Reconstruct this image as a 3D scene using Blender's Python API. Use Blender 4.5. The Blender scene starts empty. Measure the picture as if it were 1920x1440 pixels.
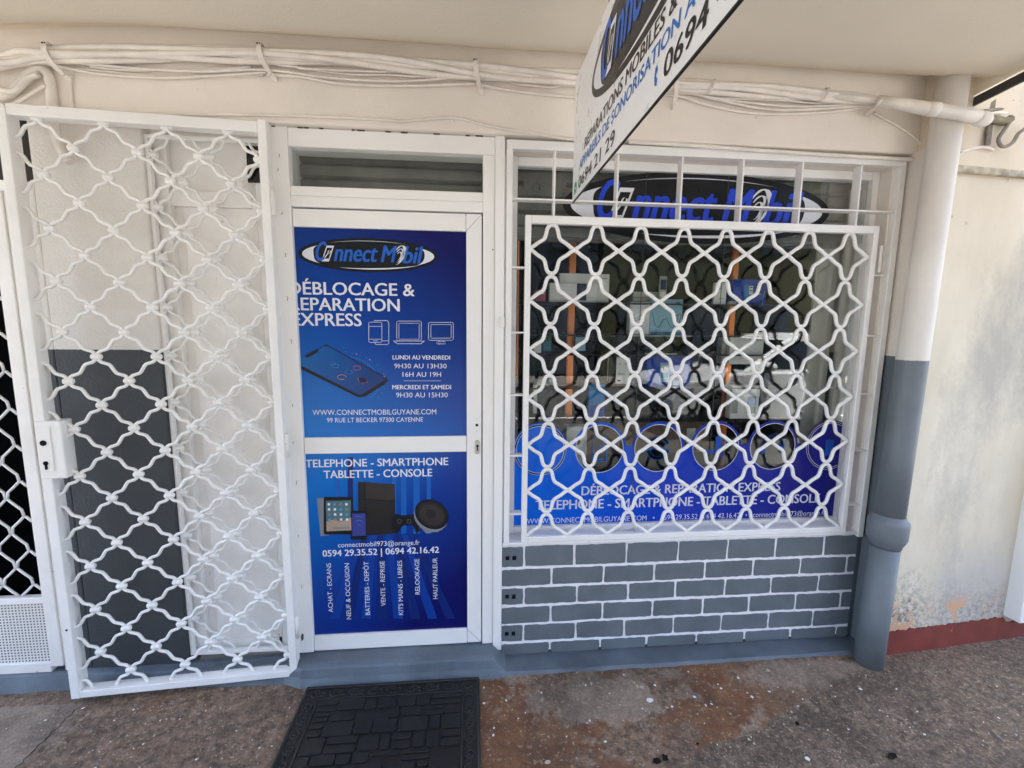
import bpy, bmesh, math, random
from mathutils import Vector, Matrix, noise
from math import sin, cos, pi, radians, sqrt, atan2
S = bpy.context.scene
COL = S.collection
rnd = random.Random(7)

# ------------------------------------------------------------------ camera
CF = 842.73; YAW, PIT, ROL = radians(5.14), radians(7.47), radians(0.59)
CAM = Vector((0.7024, -1.9152, 1.5457))
fw = Vector((sin(YAW)*cos(PIT), cos(YAW)*cos(PIT), -sin(PIT)))
r0 = Vector((cos(YAW), -sin(YAW), 0)); u0 = r0.cross(fw)
RT = r0*cos(ROL) + u0*sin(ROL); UP = u0*cos(ROL) - r0*sin(ROL)
cd = bpy.data.cameras.new("camera"); cam = bpy.data.objects.new("camera", cd); COL.objects.link(cam)
cd.sensor_width = 36; cd.lens = CF/1920*36; cd.clip_start = 0.05; cd.clip_end = 400
M = Matrix((RT, UP, -fw)).transposed().to_4x4(); M.translation = CAM; cam.matrix_world = M
S.camera = cam
# ------------------------------------------------------------------ light
SUN_EL, SUN_AZ = radians(77), radians(20)       # azimuth from +y (behind the shop) towards +x
w = bpy.data.worlds.new("World"); S.world = w; w.use_nodes = True
nt = w.node_tree; bg = nt.nodes["Background"]
sk = nt.nodes.new("ShaderNodeTexSky"); sk.sky_type = 'NISHITA'; sk.sun_disc = False
sk.sun_elevation = SUN_EL; sk.sun_rotation = SUN_AZ; sk.dust_density = 2.5; sk.air_density = 1.0
nt.links.new(sk.outputs[0], bg.inputs[0]); bg.inputs[1].default_value = 0.15
sl = bpy.data.lights.new("sun", 'SUN'); sl.energy = 5.0; sl.angle = radians(.6); sl.color = (1, .95, .87)
so = bpy.data.objects.new("sun", sl); COL.objects.link(so)
sd = Vector((sin(SUN_AZ)*cos(SUN_EL), cos(SUN_AZ)*cos(SUN_EL), sin(SUN_EL)))
so.rotation_euler = sd.to_track_quat('Z', 'Y').to_euler(); so.location = (0, 6, 12)
S.view_settings.view_transform = 'Standard'; S.view_settings.look = 'None'
S.view_settings.exposure = 3.05; S.view_settings.gamma = 1
S.cycles.max_bounces = 10; S.cycles.diffuse_bounces = 6; S.cycles.transparent_max_bounces = 12

# ------------------------------------------------------------------ unprojection (photo pixel, 1920 wide, onto a real plane)
def ray(u, v): return fw + RT*((u-960)/CF) + UP*((720-v)/CF)
def atY(u, v, y): d = ray(u, v); return CAM + d*((y-CAM.y)/d.y)
def atX(u, v, x): d = ray(u, v); return CAM + d*((x-CAM.x)/d.x)
def atZ(u, v, z): d = ray(u, v); return CAM + d*((z-CAM.z)/d.z)
def onP(u, v, p, n): d = ray(u, v); return CAM + d*((p-CAM).dot(n)/d.dot(n))

# ------------------------------------------------------------------ materials
def newmat(name):
    m = bpy.data.materials.new(name); m.use_nodes = True; t = m.node_tree
    return m, t, t.nodes["Principled BSDF"]
def N(t, typ, **kw):
    n = t.nodes.new(typ)
    for k, v in kw.items():
        if k.startswith('i_'):
            key = k[2:]; n.inputs[int(key) if key.isdigit() else key.replace('_', ' ')].default_value = v
        else: setattr(n, k, v)
    return n
def L(t, a, b): t.links.new(a, b)
def c4(c): return (c[0], c[1], c[2], 1)
def mixc(t, fac, a, b):
    n = t.nodes.new("ShaderNodeMix"); n.data_type = 'RGBA'
    for i, x in ((0, fac), (6, a), (7, b)):
        if hasattr(x, 'is_output') or isinstance(x, bpy.types.NodeSocket): L(t, x, n.inputs[i])
        elif i == 0: n.inputs[0].default_value = x
        else: n.inputs[i].default_value = c4(x)
    return n.outputs[2]
def math_(t, op, a, b=0.0, clamp=False):
    n = t.nodes.new("ShaderNodeMath"); n.operation = op; n.use_clamp = clamp
    for i, x in enumerate((a, b)):
        if isinstance(x, bpy.types.NodeSocket): L(t, x, n.inputs[i])
        else: n.inputs[i].default_value = x
    return n.outputs[0]
def pos(t): return t.nodes.new("ShaderNodeNewGeometry").outputs['Position']
def nz(t, scale, detail=4, rough=.6, vec=None):
    n = N(t, "ShaderNodeTexNoise", i_Scale=scale, i_Detail=detail, i_Roughness=rough)
    L(t, vec if vec is not None else pos(t), n.inputs['Vector']); return n.outputs['Fac']
def ramp(t, fac, lo, hi):
    n = N(t, "ShaderNodeMapRange"); L(t, fac, n.inputs[0]); n.inputs[1].default_value = lo; n.inputs[2].default_value = hi
    return n.outputs[0]
def bump(t, b, h, strength=.3, dist=.002):
    n = N(t, "ShaderNodeBump", i_Strength=strength, i_Distance=dist); L(t, h, n.inputs['Height']); L(t, n.outputs[0], b.inputs['Normal'])
def pmat(name, c, rough=.5, var=.12, vs=5, bs=80, bst=.25, bd=.002, metal=0, spots=0, spotc=(.1, .09, .08), spec=.5):
    m, t, b = newmat(name)
    col = mixc(t, ramp(t, nz(t, vs), .3, .7), [x*(1-var) for x in c], [min(1, x*(1+var*.5)) for x in c])
    if spots:
        k = ramp(t, nz(t, 38, 5, .75), .70-.06*spots, .74-.05*spots)
        col = mixc(t, math_(t, 'MULTIPLY', k, .6), col, spotc)
    L(t, col, b.inputs['Base Color'])
    L(t, ramp(t, nz(t, vs*3), -.3, 1.6) if False else math_(t, 'MULTIPLY_ADD', nz(t, vs*4), .25) if False else math_(t, 'ADD', math_(t, 'MULTIPLY', nz(t, vs*4), .2), rough-.1), b.inputs['Roughness'])
    b.inputs['Metallic'].default_value = metal; b.inputs['Specular IOR Level'].default_value = spec
    if bst: bump(t, b, nz(t, bs, 3), bst, bd)
    return m
def flat(name, c, rough=.4, metal=0, emit=0):
    m, t, b = newmat(name); b.inputs['Specular IOR Level'].default_value = .25; b.inputs['Base Color'].default_value = c4(c); b.inputs['Roughness'].default_value = rough; b.inputs['Metallic'].default_value = metal
    L(t, math_(t, 'ADD', math_(t, 'MULTIPLY', nz(t, 30), .12), rough-.06), b.inputs['Roughness'])
    if emit: b.inputs['Emission Color'].default_value = c4(c); b.inputs['Emission Strength'].default_value = emit
    return m
WHITE = pmat("white_gloss_paint", (.84, .83, .81), .38, .06, 7, 55, .25, .0014, spots=.45, spotc=(.42, .36, .3))
WHITE_OLD = pmat("old_white_paint", (.86, .835, .80), .5, .10, 6, 40, .35, .002, spots=.7, spotc=(.35, .27, .2))
ALU = pmat("white_lacquered_aluminium", (.85, .835, .81), .35, .03, 3, 150, .05, .0005)
CREAM = pmat("cream_wall_paint", (.80, .735, .66), .7, .07, 3, 90, .5, .003, spots=.15)
CEIL = pmat("beige_ceiling_paint", (.84, .76, .62), .8, .05, 1.6, 120, .5, .002, spots=.05)
CABLE = pmat("painted_cable", (.80, .745, .67), .55, .12, 12, 60, .3, .0015, spots=.5, spotc=(.3, .24, .18))
GREY = pmat("grey_brick_paint", (.136, .160, .180), .55, .22, 6, 70, .45, .002, spots=.15, spotc=(.2, .22, .24))
PLINTH = pmat("blue_grey_plinth_paint", (.105, .132, .162), .5, .42, 4, 50, .6, .004, spots=1.0, spotc=(.055, .055, .055))
MORTAR = pmat("white_joint_paint", (.86, .84, .85), .55, .08, 10, 60, .6, .003, spots=.4, spotc=(.5, .42, .4))
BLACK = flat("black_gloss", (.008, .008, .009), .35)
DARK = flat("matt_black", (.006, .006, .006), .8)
STEEL = pmat("dark_painted_steel", (.035, .037, .038), .45, .3, 20, 60, .3, .001)
RUST = pmat("weathered_steel", (.22, .19, .15), .6, .5, 25, 60, .5, .002)
RUBBER = pmat("black_rubber", (.0135, .012, .0105), .5, .35, 12, 220, .6, .0015)
HOLE = flat("dark_hole", (.004, .004, .004), .9)
METAL = flat("worn_metal", (.45, .44, .42), .35, 1)
COPPER = flat("copper_strip", (.75, .25, .09), .3, .6)
def two_tone(name, top, bot, zs=1.428, bst=.5, bs=80, rough=.65, dd=.003):
    m, t, b = newmat(name); p = pos(t)
    s = N(t, "ShaderNodeSeparateXYZ"); L(t, p, s.inputs[0])
    z = math_(t, 'ADD', s.outputs[2], math_(t, 'MULTIPLY', math_(t, 'SUBTRACT', nz(t, 90, 2), .5), .006))
    k = math_(t, 'GREATER_THAN', z, zs)
    v = ramp(t, nz(t, 4), .25, .75)
    ca = mixc(t, v, [x*.9 for x in top], [min(1, x*1.05) for x in top]); cb = mixc(t, v, [x*.82 for x in bot], [x*1.12 for x in bot])
    sp = ramp(t, nz(t, 45, 5, .8), .68, .73)
    ca = mixc(t, math_(t, 'MULTIPLY', sp, .35), ca, (.35, .28, .22))
    L(t, mixc(t, k, cb, ca), b.inputs['Base Color']); b.inputs['Roughness'].default_value = rough
    bump(t, b, nz(t, bs, 4, .7), bst, dd); return m
TT_WALL = two_tone("two_tone_wall", (.75, .715, .665), (.045, .051, .057), 1.433, 1.0, 105, .6, .0045)
TT_PIER = two_tone("two_tone_pier", (.72, .67, .61), (.115, .135, .152), 1.424, .6, 60)
TT_PIPE = two_tone("two_tone_pipe", (.70, .66, .61), (.140, .163, .183), 1.415, .35, 45, .5, .002)
# printed poster: colours printed on it run from azure to navy
def print_blue(name, c1, c2, c3, p1, p2, stripes=None):
    m, t, b = newmat(name); p = pos(t)
    mp = N(t, "ShaderNodeMapping"); d = Vector(p2)-Vector(p1)
    dot = N(t, "ShaderNodeVectorMath", operation='SUBTRACT'); L(t, p, dot.inputs[0]); dot.inputs[1].default_value = p1
    dd = N(t, "ShaderNodeVectorMath", operation='DOT_PRODUCT'); L(t, dot.outputs[0], dd.inputs[0]); dd.inputs[1].default_value = d/d.length_squared
    k = dd.outputs['Value']
    r = N(t, "ShaderNodeValToRGB"); L(t, k, r.inputs[0])
    e = r.color_ramp.elements; e[0].color = c4(c1); e[1].color = c4(c3); e[0].position = 0; e[1].position = 1
    x = e.new(.5); x.color = c4(c2)
    L(t, r.outputs[0], b.inputs['Base Color']); b.inputs['Roughness'].default_value = .2; b.inputs['Specular IOR Level'].default_value = .22
    bump(t, b, nz(t, 14, 2), .25, .0015)
    return m
def glassm(name, tint=(1, 1, 1), f0=.045, boost=1.0):
    m = bpy.data.materials.new(name); m.use_nodes = True; t = m.node_tree; t.nodes.clear()
    o = t.nodes.new("ShaderNodeOutputMaterial"); tr = N(t, "ShaderNodeBsdfTransparent"); tr.inputs[0].default_value = c4(tint)
    gl = N(t, "ShaderNodeBsdfGlossy"); gl.inputs['Roughness'].default_value = .004; gl.inputs[0].default_value = (1, 1, 1, 1)
    fr = N(t, "ShaderNodeFresnel"); fr.inputs[0].default_value = 1.52
    mx = N(t, "ShaderNodeMixShader"); L(t, math_(t, 'MULTIPLY', fr.outputs[0], boost, True), mx.inputs[0]); L(t, tr.outputs[0], mx.inputs[1]); L(t, gl.outputs[0], mx.inputs[2]); L(t, mx.outputs[0], o.inputs[0])
    return m
GLASS = glassm("window_glass", (.96, .98, .97), boost=.5)
DGLASS = pmat("dark_glass", (.008, .008, .01), .06, .1, 3, 10, 0)

# ------------------------------------------------------------------ mesh builder
class MB:
    def __init__(s): s.v = []; s.f = []; s.m = []; s.s = []
    def face(s, idx, m=0, sm=False): s.f.append(tuple(idx)); s.m.append(m); s.s.append(sm)
    def box(s, x0, x1, y0, y1, z0, z1, m=0, T=None):
        b = len(s.v)
        for x in (x0, x1):
            for y in (y0, y1):
                for z in (z0, z1):
                    p = Vector((x, y, z)); s.v.append(T @ p if T else p)
        for q in ((0, 1, 3, 2), (4, 6, 7, 5), (0, 4, 5, 1), (2, 3, 7, 6), (0, 2, 6, 4), (1, 5, 7, 3)): s.face([b+i for i in q], m)
        return s
    def tube(s, path, r, n=8, m=0, closed=False, flat=1.0, caps=True):
        path = [Vector(p) for p in path]; k = len(path)
        rr = r if isinstance(r, (list, tuple)) else [r]*k
        tang = []
        for i in range(k):
            a = path[(i-1) % k] if (closed or i > 0) else path[0]; b = path[(i+1) % k] if (closed or i < k-1) else path[-1]
            d = b-a; tang.append(d.normalized() if d.length > 1e-9 else Vector((0, 0, 1)))
        up = Vector((0, 1, 0)) if abs(tang[0].y) < .9 else Vector((1, 0, 0))
        nrm = (up - tang[0]*up.dot(tang[0])).normalized(); base = len(s.v)
        for i in range(k):
            nrm = (nrm - tang[i]*nrm.dot(tang[i])).normalized(); bi = tang[i].cross(nrm)
            for j in range(n):
                a = 2*pi*j/n; s.v.append(path[i] + nrm*(cos(a)*rr[i]*flat) + bi*(sin(a)*rr[i]))
        for i in range(k if closed else k-1):
            i2 = (i+1) % k
            for j in range(n):
                j2 = (j+1) % n; s.face((base+i*n+j, base+i*n+j2, base+i2*n+j2, base+i2*n+j), m, True)
        if caps and not closed:
            s.face([base+j for j in range(n)][::-1], m); s.face([base+(k-1)*n+j for j in range(n)], m)
        return s
    def ribbon(s, path, wv, th, m=0):
        path = [Vector(p) for p in path]; wv = Vector(wv)/2; b = len(s.v); k = len(path)
        for i in range(k):
            d = (path[min(i+1, k-1)]-path[max(i-1, 0)]).normalized(); nn = d.cross(wv).normalized()*th/2
            for q in (wv+nn, -wv+nn, -wv-nn, wv-nn): s.v.append(path[i]+q)
        for i in range(k-1):
            for j in range(4): s.face((b+i*4+j, b+i*4+(j+1) % 4, b+(i+1)*4+(j+1) % 4, b+(i+1)*4+j), m)
        s.face((b, b+1, b+2, b+3), m); e = b+(k-1)*4; s.face((e+3, e+2, e+1, e), m); return s
    def ell(s, c, r, m=0, nu=10, nv=6):
        b = len(s.v); c = Vector(c)
        for i in range(nv+1):
            t = pi*i/nv
            for j in range(nu):
                a = 2*pi*j/nu; s.v.append(c+Vector((r[0]*sin(t)*cos(a), r[1]*sin(t)*sin(a), r[2]*cos(t))))
        for i in range(nv):
            for j in range(nu):
                s.face((b+i*nu+j, b+i*nu+(j+1) % nu, b+(i+1)*nu+(j+1) % nu, b+(i+1)*nu+j), m, True)
        return s
    def lathe(s, prof, c, ax=(0, 0, 1), n=24, m=0):
        ax = Vector(ax).normalized(); e1 = ax.orthogonal().normalized(); e2 = ax.cross(e1); b = len(s.v); c = Vector(c)
        for r, h in prof:
            for j in range(n):
                a = 2*pi*j/n; s.v.append(c+ax*h+e1*(r*cos(a))+e2*(r*sin(a)))
        for i in range(len(prof)-1):
            for j in range(n): s.face((b+i*n+j, b+i*n+(j+1) % n, b+(i+1)*n+(j+1) % n, b+(i+1)*n+j), m, True)
        s.face([b+j for j in range(n)][::-1], m); s.face([b+(len(prof)-1)*n+j for j in range(n)], m); return s
    def poly(s, pts, m=0):
        b = len(s.v); s.v += [Vector(p) for p in pts]; s.face(range(b, b+len(pts)), m); return s
    def prism(s, pts, ext, m=0):
        ext = Vector(ext); b = len(s.v); n = len(pts); s.v += [Vector(p) for p in pts] + [Vector(p)+ext for p in pts]
        s.face(range(b, b+n), m); s.face([b+n+i for i in range(n)][::-1], m)
        for i in range(n): s.face((b+i, b+n+i, b+n+(i+1) % n, b+(i+1) % n), m)
        return s
    def build(s, name, mats, parent=None, bevel=0, recalc=True, loc=None):
        me = bpy.data.meshes.new(name); me.from_pydata([tuple(p) for p in s.v], [], s.f)
        for x in (mats if isinstance(mats, (list, tuple)) else [mats]): me.materials.append(x)
        for p, mi, sm in zip(me.polygons, s.m, s.s): p.material_index = mi; p.use_smooth = sm
        if recalc:
            bm = bmesh.new(); bm.from_mesh(me); bmesh.ops.recalc_face_normals(bm, faces=bm.faces); bm.to_mesh(me); bm.free()
        o = bpy.data.objects.new(name, me); COL.objects.link(o)
        if parent: o.parent = parent
        if loc: o.location = loc
        if bevel:
            md = o.modifiers.new("bevel", 'BEVEL'); md.width = bevel; md.segments = 2; md.limit_method = 'ANGLE'; md.angle_limit = radians(40)
        return o
def empty(name, label, cat, loc=(0, 0, 0), rz=0, group=None):
    o = bpy.data.objects.new(name, None); COL.objects.link(o); o.location = loc; o.rotation_euler.z = rz; o.empty_display_size = .1
    return tag(o, label, cat, group)
def tag(o, label=None, cat=None, group=None, kind=None):
    if label: o['label'] = label
    if cat: o['category'] = cat
    if group: o['group'] = group
    if kind: o['kind'] = kind
    return o
_inv = {}
def local(parent, p):
    return Vector(p) - parent.location
# ------------------------------------------------------------------ lettering
_tc = {}
def glyphs(body, bold=0.0):
    k = (body, bold)
    if k not in _tc:
        c = bpy.data.curves.new("t", 'FONT'); c.body = body; c.size = 1; c.resolution_u = 3; c.offset = bold
        o = bpy.data.objects.new("t", c); COL.objects.link(o); bpy.context.view_layer.update()
        dg = bpy.context.evaluated_depsgraph_get(); me = bpy.data.meshes.new_from_object(o.evaluated_get(dg))
        vs = [v.co.copy() for v in me.vertices]; fs = [tuple(p.vertices) for p in me.polygons]
        bpy.data.objects.remove(o); bpy.data.curves.remove(c); bpy.data.meshes.remove(me)
        x0 = min(v.x for v in vs); x1 = max(v.x for v in vs); _tc[k] = (vs, fs, x0, x1)
    return _tc[k]
CAPH = .70
def text(mb, body, o, ex, ez, width, cap, m=0, bold=0.0, shear=0.0):
    """o: world point at the left end of the baseline; ex, ez: unit directions; width, cap: sizes in metres"""
    vs, fs, x0, x1 = glyphs(body, 0.0); o = Vector(o); ex = Vector(ex); ez = Vector(ez)
    nn = ez.cross(ex)*-1; nn = ex.cross(ez); w = cap*bold*2.2; kx = (width-w)/(x1-x0); kz = cap/CAPH
    offs = [(0, 0)] if not bold else [(w*i/4, w*(.12 if i % 2 else -.12)) for i in range(5)]
    for k, (dx, dz) in enumerate(offs):
        b = len(mb.v)
        for v in vs: mb.v.append(o + ex*((v.x-x0)*kx + shear*v.y*kz + dx) + ez*(v.y*kz + dz) + nn*(.00006*k))
        for f in fs: mb.face([b+i for i in f], m)
EX = Vector((1, 0, 0)); EZ = Vector((0, 0, 1))
def ytext(mb, body, u0, v0, u1, v1, cap, y, m=0, bold=0.0, shear=0.0, dy=0.0):
    p = atY(u0, v0, y); q = atY(u1, v1, y); c = (atY(u0, v0-cap, y)-p).length
    z = (p.z+q.z)/2
    text(mb, body, (p.x, y-dy, z), EX, EZ, q.x-p.x, c, m, bold, shear)
def vtext(mb, body, u, v0, v1, wpx, y, m=0, dy=0.0):
    p = atY(u, v0, y); q = atY(u, v1, y); c = (atY(u+wpx, v0, y)-p).length
    text(mb, body, (p.x+c, y-dy, p.z), EZ, -EX, q.z-p.z, c, m)
def arcp(a0, a1, rx, rz, n=24): return [(rx*cos(radians(a0+(a1-a0)*i/n)), rz*sin(radians(a0+(a1-a0)*i/n))) for i in range(n+1)]
def stroke2(pts, w):
    """closed outline of a tapering 2d stroke"""
    a, b = [], []; n = len(pts)
    for i, (x, z) in enumerate(pts):
        x2, z2 = pts[min(i+1, n-1)]; x1, z1 = pts[max(i-1, 0)]; d = sqrt((x2-x1)**2+(z2-z1)**2) or 1
        ww = w(i/(n-1)) if callable(w) else w
        nx, nz_ = -(z2-z1)/d*ww/2, (x2-x1)/d*ww/2; a.append((x+nx, z+nz_)); b.append((x-nx, z-nz_))
    return a+b[::-1]
def logo(o, ex, ez, nn, hw, hh, step=.0006):
    """oval logo: black oval, white crescents, italic lettering. materials 0 black 1 white 2 blue"""
    mb = MB(); o = Vector(o); ex = Vector(ex); ez = Vector(ez); nn = Vector(nn)
    def P(x, z, l): return o + ex*(x*hw) + ez*(z*hh) + nn*(l*step)
    def pl(pts, l, m): mb.poly([P(x, z, l) for x, z in pts], m)
    pl(arcp(0, 360, 1, 1, 64)[:-1], 0, 0)
    for a0, a1, k in ((140, 222, .17), (-44, 40, .15)):
        out = arcp(a0, a1, .945, .78); inn = [(x*(1-k*sin(pi*i/24)), z) for i, (x, z) in enumerate(out)]
        pl(out + inn[::-1], 1, 1)
    for a0, a1, k in ((52, 128, .03), (-118, -36, .10)):
        out = arcp(a0, a1, .93, .84); inn = [(x, z*(1-k*sin(pi*i/24))) for i, (x, z) in enumerate(out)]
        pl(out + inn[::-1], 1, 1)
    def t(body, x0, x1, zb, cap, bold=.03):
        text(mb, body, P(x0, zb, 2), ex, ez, (x1-x0)*hw, cap*hh, 2, bold, .22)
    t("C", -.78, -.645, -.38, 1.12, .03); t("nnect", -.505, .10, -.38, 1.05, .03); t("M", .165, .355, -.38, .98, .03); t("bil", .48, .735, -.42, 1.02, .03)
    # handset with a spanner
    def sk(x, z): return (x+.09*z, z)
    def rr(x0, x1, z0, z1, l, m): pl([sk(*q) for q in ((x0, z0), (x1, z0), (x1, z1), (x0, z1))], l, m)
    rr(-.64, -.535, -.42, .50, 2.0, 1); rr(-.625, -.55, -.26, .38, 2.6, 0)
    pl([sk(*q) for q in ((-.617, -.19), (-.604, -.23), (-.576, .05), (-.588, .09))], 3.2, 1)
    pl([sk(-.574+x, .14+z) for x, z in stroke2([(.016*cos(radians(q)), .10*sin(radians(q))) for q in range(120, 420, 20)], .012)], 3.4, 1)
    # swirl
    for sc, w in ((1, .034), (.72, .026), (.45, .02)):
        pts = [(.43+.075*sc*cos(radians(a))+.05*sin(radians(a))*sc, .04-.1*(1-sc)+.56*sc*sin(radians(a))) for a in range(150, -100, -12)]
        pl(stroke2(pts, lambda q: w*(.25+sin(pi*min(1, q*1.05+.02)))), 2.2, 1)
    return mb
LOGO_BLUE = flat("logo_blue", (.02, .12, .52), .35); PRINT_WHITE = flat("print_white", (.72, .74, .80), .3); PRINT_BLACK = flat("print_black", (.010, .011, .014), .3)
LOGO_VIVID = flat("logo_vivid_blue", (.022, .065, .62), .35)

# ================================================================== SETTING
# ------------------------------------------------------------------ pavement
def build_pavement():
    x0, x1, y0, y1, st = -2.4, 4.8, -2.45, .0, .0135
    nx, ny = int((x1-x0)/st), int((y1-y0)/st); vs = []; cols = []
    b1, b2 = atZ(1583, 1272, 0), atZ(1317, 1413, 0)      # border between the smooth strip and the rough concrete
    def fb(x, y, s, o): return noise.fractal(Vector((x*s+o, y*s, o*1.7)), .8, 2.1, 5)
    def sm(a, b, v): t = max(0, min(1, (v-a)/(b-a))); return t*t*(3-2*t)
    for j in range(ny+1):
        for i in range(nx+1):
            x = x0+(x1-x0)*i/nx; y = y0+(y1-y0)*j/ny
            h = fb(x, y, 5, 3)*.0035 + fb(x, y, 22, 9)*.0015
            vs.append((x, y, h-.003))
            d = b2.xy-b1.xy; side = (d.x*(y-b1.y)-d.y*(x-b1.x))/d.length + .03*fb(x, y, 7, 1)
            rough = sm(-.015, .02, side)
            if x < -.1: rough = 0
            n1 = fb(x, y, 3.2, 20); n2 = fb(x, y, 6, 40); n3 = fb(x, y, 2.0, 60)
            rust = sm(-.35, .35, n1+.3) * sm(2.35, 1.6, x) * sm(.55, .85, x)
            rust = max(rust, .45*sm(-.05, .55, n2)*sm(.85, .2, x))
            grey = .8*sm(.28, .55, n2*.8+n3*.6)
            p2 = atZ(1130, 1310, 0); dd = sqrt(((x-p2.x)*1.0)**2+((y-p2.y)*1.4)**2); grey = max(grey*.8, sm(.26, .14, dd+.12*n2))
            c1 = atZ(140, 1335, 0); c2 = atZ(40, 1430, 0); dv = c2.xy-c1.xy; sl = (dv.x*(y-c1.y)-dv.y*(x-c1.x))/dv.length+.02*n2
            bl = sm(.004, -.004, sl) if x < -.3 and y < -.12 else 0
            cr = 0
            p3 = atZ(1520, 1262, 0); d3 = sqrt(((x-p3.x)*.55)**2+((y-p3.y)*2.2)**2); grey = max(grey, .9*sm(.26, .10, d3+.10*n2)); rust *= sm(.05, .2, d3)
            st = sm(.05, .0, abs((y-atZ(60, 1360, 0).y)+.55*(x-atZ(60, 1360, 0).x)*-1+.03*n2)) if x < -.7 else 0
            cols.append((rust*(1-rough), max(grey, .9*bl), rough, cr))
    fs = []
    for j in range(ny):
        for i in range(nx):
            a = j*(nx+1)+i; fs.append((a, a+1, a+nx+2, a+nx+1))
    me = bpy.data.meshes.new("pavement"); me.from_pydata(vs, [], fs)
    ca = me.color_attributes.new("stain", 'FLOAT_COLOR', 'POINT')
    for k, c in enumerate(cols): ca.data[k].color = c
    for p in me.polygons: p.use_smooth = True
    m, t, b = newmat("stained_concrete")
    at = N(t, "ShaderNodeAttribute", attribute_name="stain"); sp = N(t, "ShaderNodeSeparateColor"); L(t, at.outputs['Color'], sp.inputs[0])
    f1 = nz(t, 26, 8, .75); f2 = nz(t, 120, 4, .7); f3 = nz(t, 9, 6, .7)
    base = mixc(t, ramp(t, f1, .39, .60), (.078, .052, .036), (.225, .16, .118))
    def edge(s, k=.5): return ramp(t, math_(t, 'ADD', s, math_(t, 'MULTIPLY', math_(t, 'SUBTRACT', f1, .5), k)), .22, .74)
    rustc = mixc(t, ramp(t, f3, .35, .68), (.115, .046, .021), (.20, .11, .055))
    col = mixc(t, edge(sp.outputs[0], 1.4), base, rustc)
    col = mixc(t, edge(sp.outputs[1], 1.2), col, mixc(t, f1, (.15, .118, .096), (.31, .255, .215)))
    rc = mixc(t, ramp(t, f1, .38, .62), (.045, .033, .025), (.17, .128, .098))
    rc = mixc(t, ramp(t, f2, .55, .68), rc, (.33, .29, .25))
    col = mixc(t, edge(sp.outputs[2], .5), col, rc)
    col = mixc(t, ramp(t, math_(t, 'ADD', nz(t, 85, 3), math_(t, 'MULTIPLY', f3, .25)), .79, .83), col, (.40, .35, .30))
    col = mixc(t, ramp(t, nz(t, 60, 4, .7), .62, .68), col, (.055, .042, .034))
    col = mixc(t, math_(t, 'MULTIPLY', ramp(t, nz(t, 2.6, 6, .68), .47, .64), .6), col, (.035, .026, .02))
    col = mixc(t, math_(t, 'MULTIPLY', ramp(t, nz(t, 48, 3, .5), .60, .66), .45), col, (.33, .27, .22))
    gr = math_(t, 'ADD', math_(t, 'MULTIPLY', ramp(t, nz(t, 170, 3, .7), .3, .7), .34), math_(t, 'MULTIPLY', ramp(t, nz(t, 52, 4, .7), .3, .7), .34))
    sc = N(t, "ShaderNodeVectorMath", operation='SCALE'); L(t, col, sc.inputs[0]); L(t, math_(t, 'ADD', gr, .78), sc.inputs['Scale'])
    wm = N(t, "ShaderNodeVectorMath", operation='MULTIPLY'); L(t, sc.outputs[0], wm.inputs[0]); wm.inputs[1].default_value = (1.10, 1.02, .92); col = wm.outputs[0]
    L(t, col, b.inputs['Base Color']); L(t, math_(t, 'ADD', math_(t, 'MULTIPLY', f1, .4), .4), b.inputs['Roughness'])
    bump(t, b, math_(t, 'ADD', f2, math_(t, 'MULTIPLY', f1, 1.5)), .8, .006)
    me.materials.append(m); o = bpy.data.objects.new("pavement", me); COL.objects.link(o); tag(o, kind='structure')
    ck = []
    for i in range(40):
        q = atZ(145-115*i/39, 1328+112*i/39, 0); ck.append((q.x+.012*noise.noise((i*.35, 2, 0))+.004*noise.noise((i*1.7, 5, 0)), q.y))
    mb = MB(); mb.prism([(x, y, .0008) for x, y in stroke2(ck, lambda q: .0045*(.35+.65*abs(noise.noise((q*9, 1, 3))*1.6)))], (0, 0, .001)); mb.build("crack", HOLE, o)
build_pavement()
ASPH = pmat("asphalt", (.075, .073, .068), .85, .2, 2, 200, .6, .004, spots=.2, spotc=(.14, .13, .12))
CONC = pmat("concrete", (.22, .20, .18), .8, .2, 2, 60, .5, .004, spots=.3)
tag(MB().box(-2.9, 6.8, -2.60, -2.452, -.3, .0).build("kerb", CONC, bevel=.02), kind='structure')
tag(MB().poly([(-120, -9.2, -.14), (120, -9.2, -.14), (120, -2.6, -.14), (-120, -2.6, -.14)]).build("road", ASPH), kind='structure')
tag(MB().box(-120, 120, -11.5, -9.2, -.4, .0).build("far_pavement", CONC), kind='structure')
tag(MB().poly([(-200, -200, -.42), (200, -200, -.42), (200, 200, -.42), (-200, 200, -.42)]).build("ground", CONC), kind='structure')
LINE = flat("road_paint", (.7, .7, .68), .7)
tag(MB().poly([(-120, -5.95, -.136), (120, -5.95, -.136), (120, -5.83, -.136), (-120, -5.83, -.136)]).build("road_marking", LINE), kind='structure')

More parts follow.
